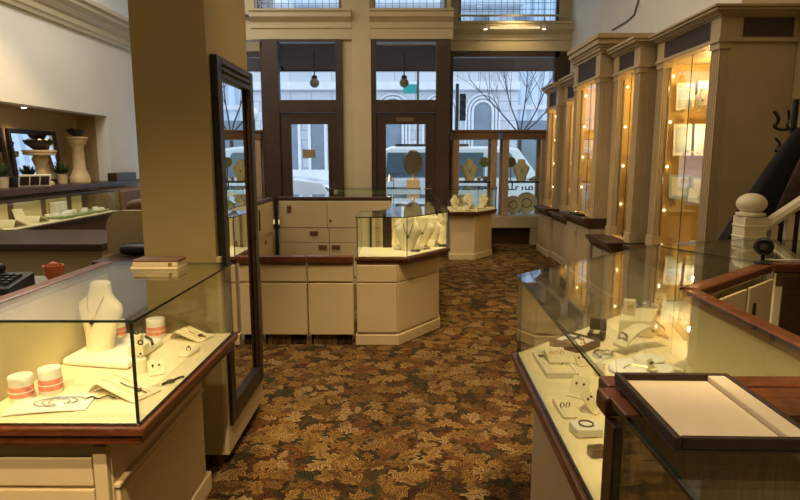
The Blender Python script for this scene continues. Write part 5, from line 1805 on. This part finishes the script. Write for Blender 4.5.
def print_card(label, x, y, z, w_, h_, mat):
    t = thing('print_card', label, 'print')
    M = Matrix.Rotation(-0.08, 4, 'X')
    MB().box(-w_ / 2, w_ / 2, 0, 0.006, 0.001, h_, M=M).build('card', mat, t)
    MB().box(-w_ * .38, w_ * .38, -0.002, -0.0003, h_ * .1, h_ * .9, M=M).build('picture', BLUEP if mat is WHITE else WHITE, t)
    MB().lathe([(0.001, 0), (w_ * .16, 0.0), (w_ * .16, 0.003), (0.001, 0.003)], 18, M=M @ Matrix.Translation((w_ * .22, -0.0025, h_ * .72)) @ Matrix.Rotation(PI / 2, 4, 'X')).build('printed_motif', TRAYL, t)
    return place(t, (x, y, z), 0.0)


zs, zf = 0.66, 2.405
L3, L2, L1 = (zs + (zf - zs) * f_ + 0.0095 for f_ in (0.74, 0.50, 0.27))
print_card('white print card at left on the upper shelf of the nearest cabinet', 2.66, 5.74, L3, 0.17, 0.26, WHITE)
print_card('white print card at right on the upper shelf of the nearest cabinet', 2.87, 5.74, L3, 0.19, 0.28, WHITE)
print_card('white print card at left on the middle shelf of the nearest cabinet', 2.66, 5.74, L2, 0.17, 0.30, WHITE)
print_card('white print card at right on the middle shelf of the nearest cabinet', 2.87, 5.74, L2, 0.19, 0.30, WHITE)
print_card('pale blue print card at left on the lower shelf of the nearest cabinet', 2.66, 5.74, L1, 0.19, 0.22, BLUEP)
print_card('pale blue print card at right on the lower shelf of the nearest cabinet', 2.87, 5.74, L1, 0.19, 0.20, BLUEP)
q = thing('black_tray', 'small black tray lying on the dark cabinet sill', 'tray')
MB().box(-0.05, 0.05, -0.16, 0.16, 0, 0.02).build('tray_base', BLACK, q, 0.004)
MB().ball((0.0, 0.05, 0.03), 0.03, 10, sz=.5).build('tray_item', SILVER, q, 0, True)
place(q, (2.115, 7.2, 0.8365))

# ================================================================== LIGHT
wd = bpy.data.worlds.new('overcast')
sc.world = wd
wd.use_nodes = True
bg_ = wd.node_tree.nodes['Background']
bg_.inputs[0].default_value = (0.66, 0.82, 1.0, 1)
bg_.inputs[1].default_value = 1.38


def spot(loc, tgt, e, ang=60, col=(1.0, 0.73, 0.40), blend=0.6, r=0.06):
    l = bpy.data.lights.new('ceiling_spot', 'SPOT')
    l.energy = e
    l.color = col
    l.spot_size = math.radians(ang)
    l.spot_blend = blend
    l.shadow_soft_size = r
    o = bpy.data.objects.new('ceiling_spot', l)
    COL.objects.link(o)
    o.location = loc
    o.rotation_euler = (Vector(tgt) - Vector(loc)).to_track_quat('-Z', 'Y').to_euler()
    return o


def area(loc, rot, sx, sy, e, col=(1.0, 0.76, 0.45)):  # general fill: unseen area lights added under the ceiling, no fixtures
    l = bpy.data.lights.new('ceiling_fill', 'AREA')
    l.shape = 'RECTANGLE'
    l.size, l.size_y = sx, sy
    l.energy = e
    l.color = col
    o = bpy.data.objects.new('ceiling_fill', l)
    COL.objects.link(o)
    o.location = loc
    o.rotation_euler = rot
    return o


spot((-1.0, 3.0, 4.8), (-0.98, 4.75, 0.35), 800, 21, blend=0.9)
spot((-0.3, 2.2, 4.8), (-0.1, 3.9, 0.0), 560, 34, blend=0.9)
spot((0.5, 3.0, 4.8), (0.5, 4.4, 0.0), 160, 50)
spot((-0.9, 0.9, 4.8), (-1.02, 2.05, 0.74), 290, 30)
spot((0.1, -0.6, 4.8), (-0.95, 1.85, 0.3), 700, 26, blend=0.8)
spot((-0.95, -1.6, 4.4), (-1.15, 1.72, 0.45), 560, 24, blend=0.8)
spot((0.75, -0.3, 4.8), (0.75, 0.75, 0.9), 160, 26, blend=0.8)
spot((0.75, 1.1, 4.8), (0.85, 2.05, 0.74), 640, 32)
spot((0.2, 4.9, 4.8), (0.1, 5.8, 0.8), 260, 34)
spot((-0.9, 6.0, 4.8), (-0.9, 7.4, 0.8), 60, 50)
spot((0.8, 7.6, 4.8), (0.9, 9.1, 0.8), 240, 36)
spot((0.9, 5.6, 4.8), (1.0, 6.6, 0.0), 200, 56)
spot((-3.2, 6.4, 4.8), (-4.3, 7.3, 0.8), 240, 56)
spot((1.95, 10.6, 4.0), (1.95, 11.2, 3.5), 14, 120, blend=1)
spot((-5.05, 8.0, 2.16), (-5.05, 8.05, 1.0), 10, 110, blend=0.8, r=0.03)
area((-0.3, 4.0, 5.1), (0, 0, 0), 3.5, 7.0, 105)
area((-3.4, 6.0, 5.1), (0, 0, 0), 1.5, 6.0, 110, (1, 0.94, 0.86))

sc.view_settings.view_transform = 'Standard'
sc.view_settings.look = 'None'
sc.view_settings.gamma = 1.0
sc.view_settings.exposure = 0.45
sc.cycles.transparent_max_bounces = 40
sc.cycles.max_bounces = 8
sc.cycles.use_denoising = True
sc.cycles.sample_clamp_indirect = 6.0
